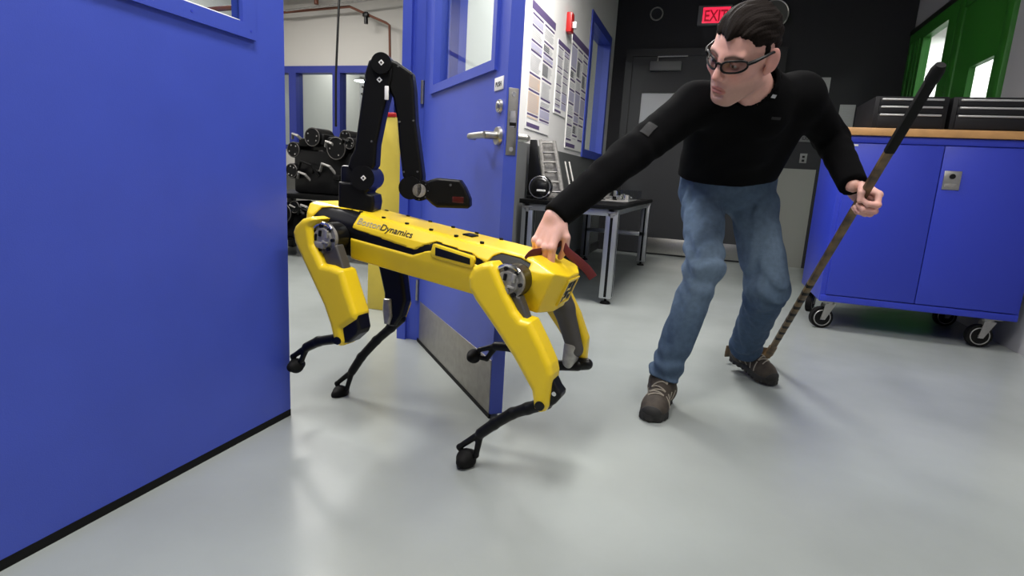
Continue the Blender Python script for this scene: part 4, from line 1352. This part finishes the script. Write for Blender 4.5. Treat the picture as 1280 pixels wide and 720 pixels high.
MB().box((0.735, CY0 - 0.0135, 1.090), (0.768, CY0 - 0.0115, 1.100), 0.0).build('maker_plate', PAPER, cart, smooth=False)
MB().box((CX0 - 0.02, CY0 - 0.025, 1.150), (1.722, CY1 + 0.04, 1.192), 0.003).build('worktop', WOOD, cart)
def caster(x, y, a):
    R = Matrix.Translation((x, y, 0)) @ Matrix.Rotation(a, 4, 'Z')
    m = MB(); m.M = R
    m.box((-0.045, -0.05, 0.168), (0.045, 0.05, 0.176), 0.002).cyl((0, 0, 0.15), (0, 0, 0.170), 0.03, n=20)
    for s in (-1, 1):
        m.prism([(0.03, 0.155), (-0.03, 0.155), (-0.048, 0.055), (-0.020, 0.055)], 1, s * 0.026 - 0.002, s * 0.026 + 0.002)
    c = m.build('caster', STEEL, cart)
    m = MB(); m.M = R
    m.cyl((-0.034, -0.019, 0.0655), (-0.034, 0.019, 0.0655), 0.065, n=36)
    w = m.build('wheel', RUB, c)
    for s in (-1, 1):
        m = MB(); m.M = R
        m.tube([(-0.034 + 0.048 * math.cos(t), s * 0.0195, 0.0655 + 0.048 * math.sin(t)) for t in np.linspace(0, 2 * math.pi, 28, endpoint=False)], 0.003, n=6, closed=True)
        m.cyl((-0.034, s * 0.017, 0.0655), (-0.034, s * 0.031, 0.0655), 0.011, n=14)
        m.build('wheel_rim', GRM2, c)
caster(0.770, 3.87, 0.25); caster(1.585, 3.87, 0.1); caster(0.770, 4.42, 1.2); caster(1.60, 4.42, 0.15)

# two tool chests on the worktop
TC = mat('chest_enamel', (0.010, 0.010, 0.012), 0.5, spec=0.3)
PULL = mat('drawer_pull', (0.55, 0.55, 0.54), 0.35, 0.6)
def chest(x0, x1, label):
    y0, y1, z0, z1 = 3.86, 4.32, 1.192, 1.375
    c = thing('tool_chest', label, 'tool chest', ((x0 + x1) / 2, (y0 + y1) / 2, z0), 'black tool chests on the maple worktop')
    MB().box((x0, y0 + 0.005, z0), (x1, y1, z1), 0.004).build('carcass', TC, c)
    for a, b in ((z1 - 0.050, z1 - 0.012), (z1 - 0.092, z1 - 0.053), (z0 + 0.012, z1 - 0.096)):
        d = MB().box((x0 + 0.022, y0 - 0.008, a), (x1 - 0.022, y0 + 0.006, b), 0.002).build('drawer', TC, c)
        MB().box((x0 + 0.030, y0 - 0.016, b - 0.012), (x1 - 0.030, y0 - 0.007, b - 0.001), 0.003).build('drawer_pull', PULL, d)
    return c
chest(0.832, 1.190, 'black three-drawer tool chest with silver pulls, its dark end face showing, behind the stick')
chest(1.208, 1.690, 'wide black three-drawer tool chest with silver pulls, below the green door')

# ------------------------------------------------------------------ aluminium table along the wall
TX0, TX1, TY0, TY1, TZ = -1.215, -0.535, 3.70, 5.95, 0.665
tab = thing('work_table', 'black-topped table on aluminium profile legs against the grey wall', 'table', ((TX0 + TX1) / 2, (TY0 + TY1) / 2, 0))
MB().box((TX0, TY0, TZ - 0.03), (TX1, TY1, TZ), 0.003).build('table_top', BLK, tab)
MB().box((TX0 + 0.03, TY0 + 0.03, TZ - 0.075), (TX1 - 0.03, TY0 + 0.07, TZ - 0.031), 0.002).box((TX1 - 0.075, TY0 + 0.03, TZ - 0.075), (TX1 - 0.035, TY1 - 0.03, TZ - 0.031), 0.002).box((TX0 + 0.03, TY0 + 0.03, TZ - 0.075), (TX0 + 0.07, TY1 - 0.03, TZ - 0.031), 0.002).build('apron', ALU, tab)
for x, y in ((-0.585, 3.775), (-0.585, 5.86), (-1.165, 3.775), (-1.165, 5.86)):
    m = MB().box((x - 0.04, y - 0.04, 0.04), (x + 0.04, y + 0.04, TZ - 0.031), 0.004)
    lg = m.build('leg', ALU, tab)
    m = MB()
    m.box((x - 0.009, y - 0.0412, 0.05), (x + 0.009, y - 0.039, TZ - 0.06)).box((x + 0.039, y - 0.009, 0.05), (x + 0.0412, y + 0.009, TZ - 0.06))
    m.build('slot', RUB, lg)
    MB().cyl((x, y, 0.012), (x, y, 0.045), 0.009, n=12).cyl((x, y, 0.0), (x, y, 0.014), 0.036, 0.030, n=20).build('levelling_foot', RUB, lg)
    MB().box((x - 0.035, y - 0.047, TZ - 0.060), (x + 0.035, y - 0.040, TZ - 0.046), 0.001).box((x - 0.010, y - 0.047, TZ - 0.085), (x + 0.010, y - 0.040, TZ - 0.06), 0.001).build('bracket', GRM2, lg)
MB().box((TX0 + 0.03, 5.82, 0.30), (TX1 - 0.03, 5.86, 0.34), 0.002).build('cross_bar', ALU, tab)

# things on that table
m = MB()
rk = thing('slotted_rack', 'grey slotted metal rack leaning back on the black table beside the door lever', 'rack', (-1.08, 3.98, TZ))
rA, rB_ = Vector((-1.185, 4.02, 1.075)), Vector((-1.095, 3.93, TZ + 0.008))
rC, rD = Vector((-1.085, 4.02, 1.070)), Vector((-0.965, 3.93, TZ + 0.008))
for a_, b_ in ((rA, rB_), (rC, rD)):
    MB().tube([a_, b_], 0.01, n=8, flat=(0.012, 0.018, (0, 1, 0.2))).build('rail', GRM, rk)
bk = MB()
bk.quad(rA + Vector((0, 0.012, 0)), rC + Vector((0, 0.012, 0)), rD + Vector((0, 0.012, 0)), rB_ + Vector((0, 0.012, 0)))
bk.quad(rA + Vector((0, 0.018, 0)), rB_ + Vector((0, 0.018, 0)), rD + Vector((0, 0.018, 0)), rC + Vector((0, 0.018, 0)))
bk.build('back_panel', GRM, rk, smooth=False)
for k in range(6):
    t = 0.05 + 0.17 * k
    MB().tube([rA.lerp(rB_, t) + Vector((0, -0.006, 0)), rC.lerp(rD, t) + Vector((0, -0.006, 0.01))], 0.007, n=8).build('rung', CHROME if k % 2 else GRM2, rk)
for k, dx in enumerate((0.055, 0.085)):
    MB().tube([rC.lerp(rD, 0.35) + Vector((dx, 0, 0)), rD + Vector((dx + 0.01, 0, 0))], 0.007, n=8).build('rod', GRM2, rk)
ps = thing('steel_post', 'black upright post with a clamp foot on the black table beside the door lever', 'post', (-1.19, 3.80, TZ))
MB().prism([(-1.215, TZ + 0.001), (-1.215, TZ + 0.40), (-1.17, TZ + 0.40), (-1.10, TZ + 0.08), (-1.10, TZ + 0.001)], 1, 3.858, 3.885, 0.003).build('column', BLKM, ps)
MB().box((-1.212, 3.845, TZ), (-1.14, 3.895, TZ + 0.02), 0.003).build('foot', BLKM, ps)
hs = thing('motor_housing', 'round glossy black motor housing with chrome rim on the black table', 'housing', (-1.08, 3.775, TZ))
MB().sph((-1.085, 3.775, TZ + 0.080), 0.078, n=24, sc=(1, 0.8, 1)).cyl((-1.085, 3.775, TZ + 0.001), (-1.085, 3.775, TZ + 0.04), 0.05, n=24).build('shell', BLKM, hs)
MB().tube([(-1.085 + 0.072 * math.cos(t), 3.725, TZ + 0.082 + 0.072 * math.sin(t)) for t in np.linspace(0, 2 * math.pi, 28, endpoint=False)], 0.004, n=6, closed=True).build('rim', CHROME, hs)
MB().box((-1.10, 3.705, TZ + 0.055), (-1.04, 3.72, TZ + 0.067), 0.002, Matrix.Identity(4)).build('plate', PAPER, hs)
tag(MB().box((-0.98, 3.72, TZ), (-0.88, 3.88, TZ + 0.004)).build('paper_sheet', PAPER, None, smooth=False), 'white paper sheet lying on the black table next to the motor housing', 'paper')
for k, (x, y, hgt) in enumerate(((-1.0, 4.35, 0.13), (-0.94, 4.42, 0.10), (-0.97, 4.30, 0.08))):
    b = thing('spool', ('tall dark cable spool behind the leaning rack', 'short dark cable spool beside the tall spool', 'small dark spool in front of the tall spool')[k], 'spool', (x, y, TZ), 'dark spools on the black table')
    MB().cyl((x, y, TZ + 0.001), (x, y, TZ + 0.01), 0.028, n=18).cyl((x, y, TZ + hgt - 0.01), (x, y, TZ + hgt), 0.028, n=18).build('flange', BLKM, b)
    MB().cyl((x, y, TZ + 0.009), (x, y, TZ + hgt - 0.009), 0.020, n=18).build('core', BLK, b)
# clear parts tray with loose machined parts
ty = thing('parts_tray', 'clear plastic tray of loose machined parts at the far end of the black table', 'tray', (-0.74, 4.75, TZ))
MB().box((-0.93, 4.40, TZ + 0.001), (-0.575, 5.25, TZ + 0.006)).build('base', GRM2, ty, smooth=False)
CL = glass_mat('clear_plastic', (0.85, 0.87, 0.88))
for lo, hi in (((-0.93, 4.40, TZ), (-0.926, 5.25, TZ + 0.085)), ((-0.579, 4.40, TZ), (-0.575, 5.25, TZ + 0.085)), ((-0.93, 5.246, TZ), (-0.575, 5.25, TZ + 0.085))):
    MB().box(lo, hi).build('wall', CL, ty, smooth=False)
rr = random.Random(3)
names = ['bracket shaped', 'ring shaped', 'block shaped', 'rod shaped']
for k in range(22):
    x = -0.85 + 0.19 * rr.random(); y = 4.48 + 0.68 * rr.random(); z = TZ + 0.007 + (0.03 if k % 3 == 0 else 0)
    kind = k % 4
    m = MB(); m.M = Matrix.Translation((x, y, z)) @ Matrix.Rotation(rr.random() * 6, 4, 'Z')
    if kind == 0: m.box((-0.03, -0.015, 0), (0.03, 0.015, 0.008), 0.001).box((-0.03, -0.015, 0), (-0.022, 0.015, 0.045), 0.001)
    elif kind == 1: m.cyl((0, 0, 0), (0, 0, 0.03), 0.026, n=18).cyl((0, 0, 0.03), (0, 0, 0.036), 0.016, n=14)
    elif kind == 2: m.box((-0.022, -0.018, 0), (0.022, 0.018, 0.036), 0.003).cyl((0, 0, 0.03), (0, 0, 0.042), 0.008, n=10)
    else: m.cyl((-0.03, 0, 0.015), (0.03, 0, 0.015), 0.009, n=12).cyl((0.012, 0, 0.015), (0.022, 0, 0.015), 0.014, n=12)
    mk = (k * 7 // 3) % 4
    tag(m.build('machined_part', (ALU, CHROME, BLKM, GRM2)[mk]), ('dull silver ', 'bright chrome ', 'black ', 'pale grey ')[mk] + names[kind] + ' machined metal part lying loose in the clear tray', 'metal part', names[kind].split()[0] + ' machined parts in the clear tray')

# ------------------------------------------------------------------ posters and fittings on the left wall (print is flat ink on the sheet)
def poster(label, y0, y1, z0, z1, seed, cols=2, accent=INKL):
    R = random.Random(seed)
    p = thing('poster', label, 'poster', (XL, (y0 + y1) / 2, z0), 'printed posters on the white wall')
    sheet = MB().box((XL + 0.0005, y0, z0), (XL + 0.006, y1, z1)).build('sheet', PAPER, p, smooth=False)
    X0, X1 = XL + 0.006, XL + 0.0068
    inks = {INKP.name: MB(), INKL.name: MB(), INKG.name: MB(), INKK.name: MB(), INKO.name: MB(), INKY.name: MB()}
    def bar(ink, a, b, c, d, o=0.0): inks[ink.name].box((X0 + o, a, c), (X1 + o, b, d))
    H, Wd = z1 - z0, y1 - y0
    bar(INKP, y0, y1, z1 - 0.065 * H, z1)
    bar(INKP, y0 + 0.02, y0 + 0.55 * Wd, z0 + 0.015, z0 + 0.04 * H + 0.01)
    cw = Wd / cols
    for c in range(cols):
        a, b = y0 + cw * c + 0.02, y0 + cw * (c + 1) - 0.02
        z = z1 - 0.085 * H
        while z > z0 + 0.09 * H:
            h = (0.05 + 0.16 * R.random()) * H
            zz = max(z - h, z0 + 0.08 * H)
            bar(INKP, a, b, z - 0.016 * H, z)
            q = R.random()
            low = c == 0 and z < z0 + 0.62 * H
            if q < 0.16 or (low and accent is INKO):
                bar(accent if accent is not INKO or low else INKL, a, b, zz + 0.01 * H, z - 0.025 * H)
            elif q < 0.36:
                bar(INKK, a, a + (b - a) * 0.55, zz + 0.015 * H, z - 0.03 * H)
            t = z - 0.035 * H
            while t > zz + 0.012 * H:
                bar(INKG, a + 0.004, b - (b - a) * 0.25 * R.random(), t - 0.006 * H, t, 0.0004)
                t -= 0.015 * H
            z = zz
    for k, m in inks.items():
        if len(m.bm.verts): m.build('print', MATS[k], sheet, smooth=False)['kind'] = 'stuff'
        else: m.bm.free()
    return p
poster('large text poster nearest the door latch with an orange column', 3.78, 4.37, 1.135, 1.945, 4, 2, INKO)
poster('small text poster under the red alarm, purple heading bar', 4.475, 4.86, 1.32, 1.865, 9, 2)
poster('tall poster between the red alarm and the blue window', 4.91, 5.58, 1.08, 2.02, 15, 3, INKL)
al = thing('fire_alarm', 'red fire alarm with clear strobe above the posters on the white wall', 'alarm', (XL, 4.73, 1.97))
MB().box((XL, 4.685, 1.965), (XL + 0.045, 4.775, 2.115), 0.008).build('housing', REDP, al)
MB().box((XL + 0.044, 4.72, 2.00), (XL + 0.075, 4.765, 2.05), 0.006).build('strobe_lens', mat('strobe', (0.8, 0.8, 0.8), 0.2), al)

# ------------------------------------------------------------------ fittings on the dark back wall
ex = thing('exit_sign', 'lit red exit sign in a grey housing on the dark wall', 'sign', (-0.18, YB - 0.05, 2.55))
MB().box((-0.345, YB - 0.06, 2.545), (0.0, YB - 0.001, 2.745), 0.006).build('housing', mat('sign_grey', (0.16, 0.16, 0.165), 0.5), ex)
MB().box((-0.295, YB - 0.064, 2.565), (-0.015, YB - 0.058, 2.725), 0.002).build('light_panel', GLOWR, ex)
text_mesh('lettering', 'EXIT', Matrix(((1, 0, 0, -0.275), (0, 0, -1, YB - 0.0645), (0, 1, 0, 2.585), (0, 0, 0, 1))), 0.235, EXITL, ex, height=0.115, bold=0.02)
ck = thing('wall_fitting', 'small round grey ring on the dark wall beside the exit sign', 'wall fitting', (-0.79, YB - 0.02, 2.63))
MB().cyl((-0.79, YB - 0.001, 2.685), (-0.79, YB - 0.03, 2.685), 0.062, n=32).build('face', INKK, ck)
MB().tube([(-0.79 + 0.066 * math.cos(t), YB - 0.03, 2.685 + 0.066 * math.sin(t)) for t in np.linspace(0, 2 * math.pi, 32, endpoint=False)], 0.008, n=8, closed=True).build('rim', GRM, ck)
sp = thing('wall_fitting', 'larger round wall fitting with bright rim, half hidden behind the head', 'wall fitting', (0.42, YB - 0.02, 2.5))
MB().cyl((0.42, YB - 0.001, 2.64), (0.42, YB - 0.05, 2.64), 0.135, n=40).build('face', mat('speaker_grey', (0.10, 0.10, 0.09), 0.5), sp)
MB().tube([(0.42 + 0.138 * math.cos(t), YB - 0.045, 2.64 + 0.138 * math.sin(t)) for t in np.linspace(0, 2 * math.pi, 40, endpoint=False)], 0.008, n=8, closed=True).build('rim', STEEL, sp)
NOTE = mat('notice_paper', (0.42, 0.42, 0.41), 0.8)
def notice(label, x0, x1, z0, z1, ls):
    n = thing('wall_notice', label, 'notice', ((x0 + x1) / 2, YB - 0.004, z0), 'paper notices on the dark wall')
    MB().box((x0, YB - 0.005, z0), (x1, YB - 0.0005, z1)).build('sheet', NOTE, n, smooth=False)
    m = MB()
    for k in range(ls):
        t = z1 - 0.03 - k * (z1 - z0 - 0.05) / ls
        m.box((x0 + 0.02, YB - 0.0062, t - 0.006), (x1 - 0.02 - 0.03 * ((k * 37) % 3), YB - 0.0052, t))
    m.build('print', INKG, n, smooth=False)['kind'] = 'stuff'
notice('grey paper notice on the dark wall above the shoulder', 0.90, 1.055, 1.80, 2.015, 6)
notice('grey paper notice just left of the black tool chest', 1.18, 1.325, 1.50, 1.745, 8)
notice('small pale paper behind the armpit above the exit plate', 0.845, 0.945, 1.44, 1.58, 3)
xp = thing('exit_plate', 'small grey plate lettered EXIT above the wall socket', 'plate', (0.91, YB - 0.006, 1.36))
MB().box((0.84, YB - 0.008, 1.355), (0.985, YB - 0.0005, 1.435), 0.001).build('plate', mat('plate_grey', (0.11, 0.11, 0.11), 0.5), xp)
text_mesh('lettering', 'EXIT', Matrix(((1, 0, 0, 0.868), (0, 0, -1, YB - 0.0085), (0, 1, 0, 1.378), (0, 0, 0, 1))), 0.09, INKK, xp, height=0.035, bold=0.02)
so = thing('wall_socket', 'small steel socket plate on the dark wall above the grey panel', 'socket', (0.908, YB - 0.006, 1.14))
MB().box((0.873, YB - 0.008, 1.135), (0.943, YB - 0.0005, 1.235), 0.002).build('plate', mat('socket_grey', (0.2, 0.2, 0.2), 0.4), so)
for zz in (1.160, 1.200): MB().box((0.895, YB - 0.010, zz - 0.012), (0.921, YB - 0.007, zz + 0.012), 0.002).build('outlet', BLK, so)

# ------------------------------------------------------------------ things in the lab beyond the doorway
yb = thing('yellow_board', 'tall tapered yellow board with a red top standing behind the folded robot arm', 'board', (-1.69, 2.84, 0))
yo = [(-1.818, 0.0), (-1.815, 0.25), (-1.802, 0.67), (-1.793, 0.85), (-1.745, 1.02), (-1.729, 1.085), (-1.645, 1.085), (-1.62, 0.85), (-1.594, 0.60), (-1.56, 0.0)]
MB().prism(yo, 1, 2.80, 2.845, 0.006).build('panel', YELB, yb)
MB().box((-1.728, 2.795, 1.083), (-1.648, 2.85, 1.108), 0.008).build('red_cap', REDP, yb)
MB().box((-1.80, 2.845, 0.0), (-1.57, 2.99, 0.02), 0.004).prism([(2.845, 0.0), (2.845, 0.6), (2.865, 0.6), (2.985, 0.0)], 0, -1.70, -1.675).build('stand', YELB, yb)

bn = thing('workbench', 'low black workbench beyond the doorway carrying the dark machine', 'workbench', (-3.2, 4.3, 0))
MB().box((-3.95, 4.0, 0.52), (-2.35, 4.7, 0.56), 0.004).build('bench_top', BLK, bn)
for x in (-3.9, -2.45):
    for y in (4.05, 4.6):
        MB().box((x, y, 0), (x + 0.06, y + 0.06, 0.522), 0.003).build('leg', BLKM, bn)
MB().box((-3.9, 4.06, 0.15), (-2.4, 4.62, 0.18), 0.003).build('shelf', BLK, bn)
R5 = random.Random(11)
def machine(label, cx, cy, z0, sx, sz, n, seed, nm='machine'):
    R = random.Random(seed)
    mc = thing(nm, label, 'machine', (cx, cy, z0))
    MB().box((cx - sx * .5, cy - 0.14, z0 + 0.001), (cx + sx * .5, cy + 0.30, z0 + sz * 0.72), 0.03).box((cx - sx * .3, cy - 0.10, z0 + sz * .6), (cx + sx * .5, cy + 0.25, z0 + sz * 0.95), 0.04).build('base_block', BLKM, mc)
    for k in range(n):
        x = cx + sx * (R.random() - .5); z = z0 + sz * (0.2 + 0.75 * R.random()); r = 0.035 + 0.05 * R.random()
        y = cy - 0.12 - 0.06 * R.random()
        if k % 3 == 0:
            h = MB().cyl((x, y, z), (x, y + 0.2, z), r * 1.3, n=22).build('motor_can', BLKM, mc)
            MB().tube([(x + r * 1.2 * math.cos(t), y - 0.002, z + r * 1.2 * math.sin(t)) for t in np.linspace(0, 6.283, 20, endpoint=False)], 0.004, n=6, closed=True).build('rim', DGRM, h)
            for j in range(4):
                t = j * 1.57 + R.random()
                MB().cyl((x + r * .8 * math.cos(t), y - 0.006, z + r * .8 * math.sin(t)), (x + r * .8 * math.cos(t), y + 0.01, z + r * .8 * math.sin(t)), 0.007, n=8).build('bolt', CHROME, h)
        elif k % 3 == 1:
            MB().box((x - r, y, z - r * .7), (x + r, y + 0.2, z + r * .7), 0.012).build('gear_case', BLK, mc)
        else:
            MB().tube([(x - r, y, z), (x - r * .3, y - 0.03, z + r), (x + r * .8, y - 0.02, z + r * .7), (x + r * 1.3, y + 0.03, z - r * .4)], 0.012, n=8).build('hose', BLK if k % 2 else GRM, mc)
    return mc
machine('dark bolted machine with round motor cans on the low black workbench', -3.08, 4.30, 0.56, 0.75, 0.52, 24, 5)
machine('flat dark gearbox with hoses below the tall machine', -3.10, 4.18, 0.18, 0.85, 0.29, 15, 8, 'gearbox')
bx_ = thing('storage_box', 'plain black lidded box beside the low black workbench', 'box', (-3.6, 3.74, 0))
MB().box((-3.74, 3.60, 0.0), (-3.46, 3.88, 0.52), 0.01).build('body', BLK, bx_)
MB().box((-3.76, 3.58, 0.52), (-3.44, 3.90, 0.56), 0.01).build('lid', BLK, bx_)
wb = thing('cable_coil', 'tangled black cable coil hanging at the sill of the lab window', 'cable', (-4.9, 6.7, 0.8))
MB().tube(smooth_pts([Vector((-5.45 + 0.32 * R5.random() + 0.02 * k, 6.72 + 0.1 * R5.random(), 0.78 + 0.22 * R5.random())) for k in range(16)]), 0.010, n=6).build('loops', BLK, wb)
hb = thing('lab_bench', 'grey bench under the lab windows at the far wall', 'bench', (-5.0, 6.6, 0))
MB().box((-6.0, 6.40, 0.72), (-4.0, 6.86, 0.76), 0.003).build('bench_top', GREY, hb)
for x in (-5.95, -4.1): MB().box((x, 6.45, 0), (x + 0.06, 6.8, 0.722), 0.003).build('leg', BLKM, hb)

# pipes, duct, cable and lamps
def pipe(label, pts, r, m, cat='pipe', nm='pipe', grp='orange sprinkler pipes in the lab'):
    return tag(MB().tube(pts, r, n=10).build(nm, m), label, cat, grp)
vh_ = pipe('long orange sprinkler pipe along the far lab wall', [(-6.05, 6.72, 2.79), (-4.66, 6.72, 2.84), (-4.12, 6.72, 2.63), (-4.07, 6.72, 2.60), (-4.055, 6.72, 2.2), (-4.05, 6.72, 2.14)], 0.016, PIPE)
pipe('thick orange pipe bending up below the lab ceiling', [(-6.05, 6.60, 2.98), (-5.30, 6.60, 3.02), (-5.15, 6.60, 3.0), (-5.08, 6.60, 2.93), (-5.08, 6.60, 2.85)], 0.030, PIPE)
pipe('orange pipe stretching across the lab high behind the closed leaf window', [(-6.1, 4.2, 2.045), (-4.54, 4.2, 2.093), (-4.10, 4.2, 2.11), (-3.98, 4.2, 2.10), (-3.98, 4.2, 1.9)], 0.022, PIPE)
pipe('thin grey conduit crossing below the lab ceiling', [(-5.6, 6.64, 2.80), (-4.7, 6.64, 2.86), (-3.4, 6.64, 2.95)], 0.012, GRM2, 'conduit', 'conduit', None)
MB().cyl((-4.40, 6.70, 2.62), (-4.40, 6.70, 2.76), 0.025, n=12).box((-4.435, 6.67, 2.70), (-4.365, 6.73, 2.75), 0.006).build('valve', BLKM, vh_)
tag(MB().box((-4.9, 4.6, 3.05), (-4.55, 6.85, 3.3), 0.01, Matrix.Translation((0.55, 0, 0))).build('air_duct', mat('duct_white', (0.6, 0.6, 0.58), 0.5)), 'pale rectangular air duct below the lab ceiling', 'duct')
tag(MB().tube([(-2.86, 4.0, 3.4), (-2.87, 4.0, 2.06), (-2.90, 4.0, 1.5), (-2.90, 4.0, 1.12)], 0.009, n=8).build('power_cable', BLK), 'black power cable hanging straight down from the lab ceiling', 'cable')
for k, (x, y, z, lab) in enumerate(((-5.2, 7.9, 2.12, 'oval white pendant lamp seen high through the lab window'), (-5.25, 8.3, 1.78, 'bright flat lamp seen lower through the lab window'))):
    pl = thing('pendant_lamp', lab, 'lamp', (x, y, z), 'lamps behind the lab windows')
    MB().cyl((x, y, z), (x, y, z + 0.05), 0.17, 0.12, n=28).build('shade', GRM2, pl)
    MB().cyl((x, y, z - 0.004), (x, y, z + 0.001), 0.16, n=28).build('diffuser', LAMP, pl)
    MB().cyl((x, y, z + 0.05), (x, y, 3.4), 0.006, n=8).build('cord', BLK, pl)
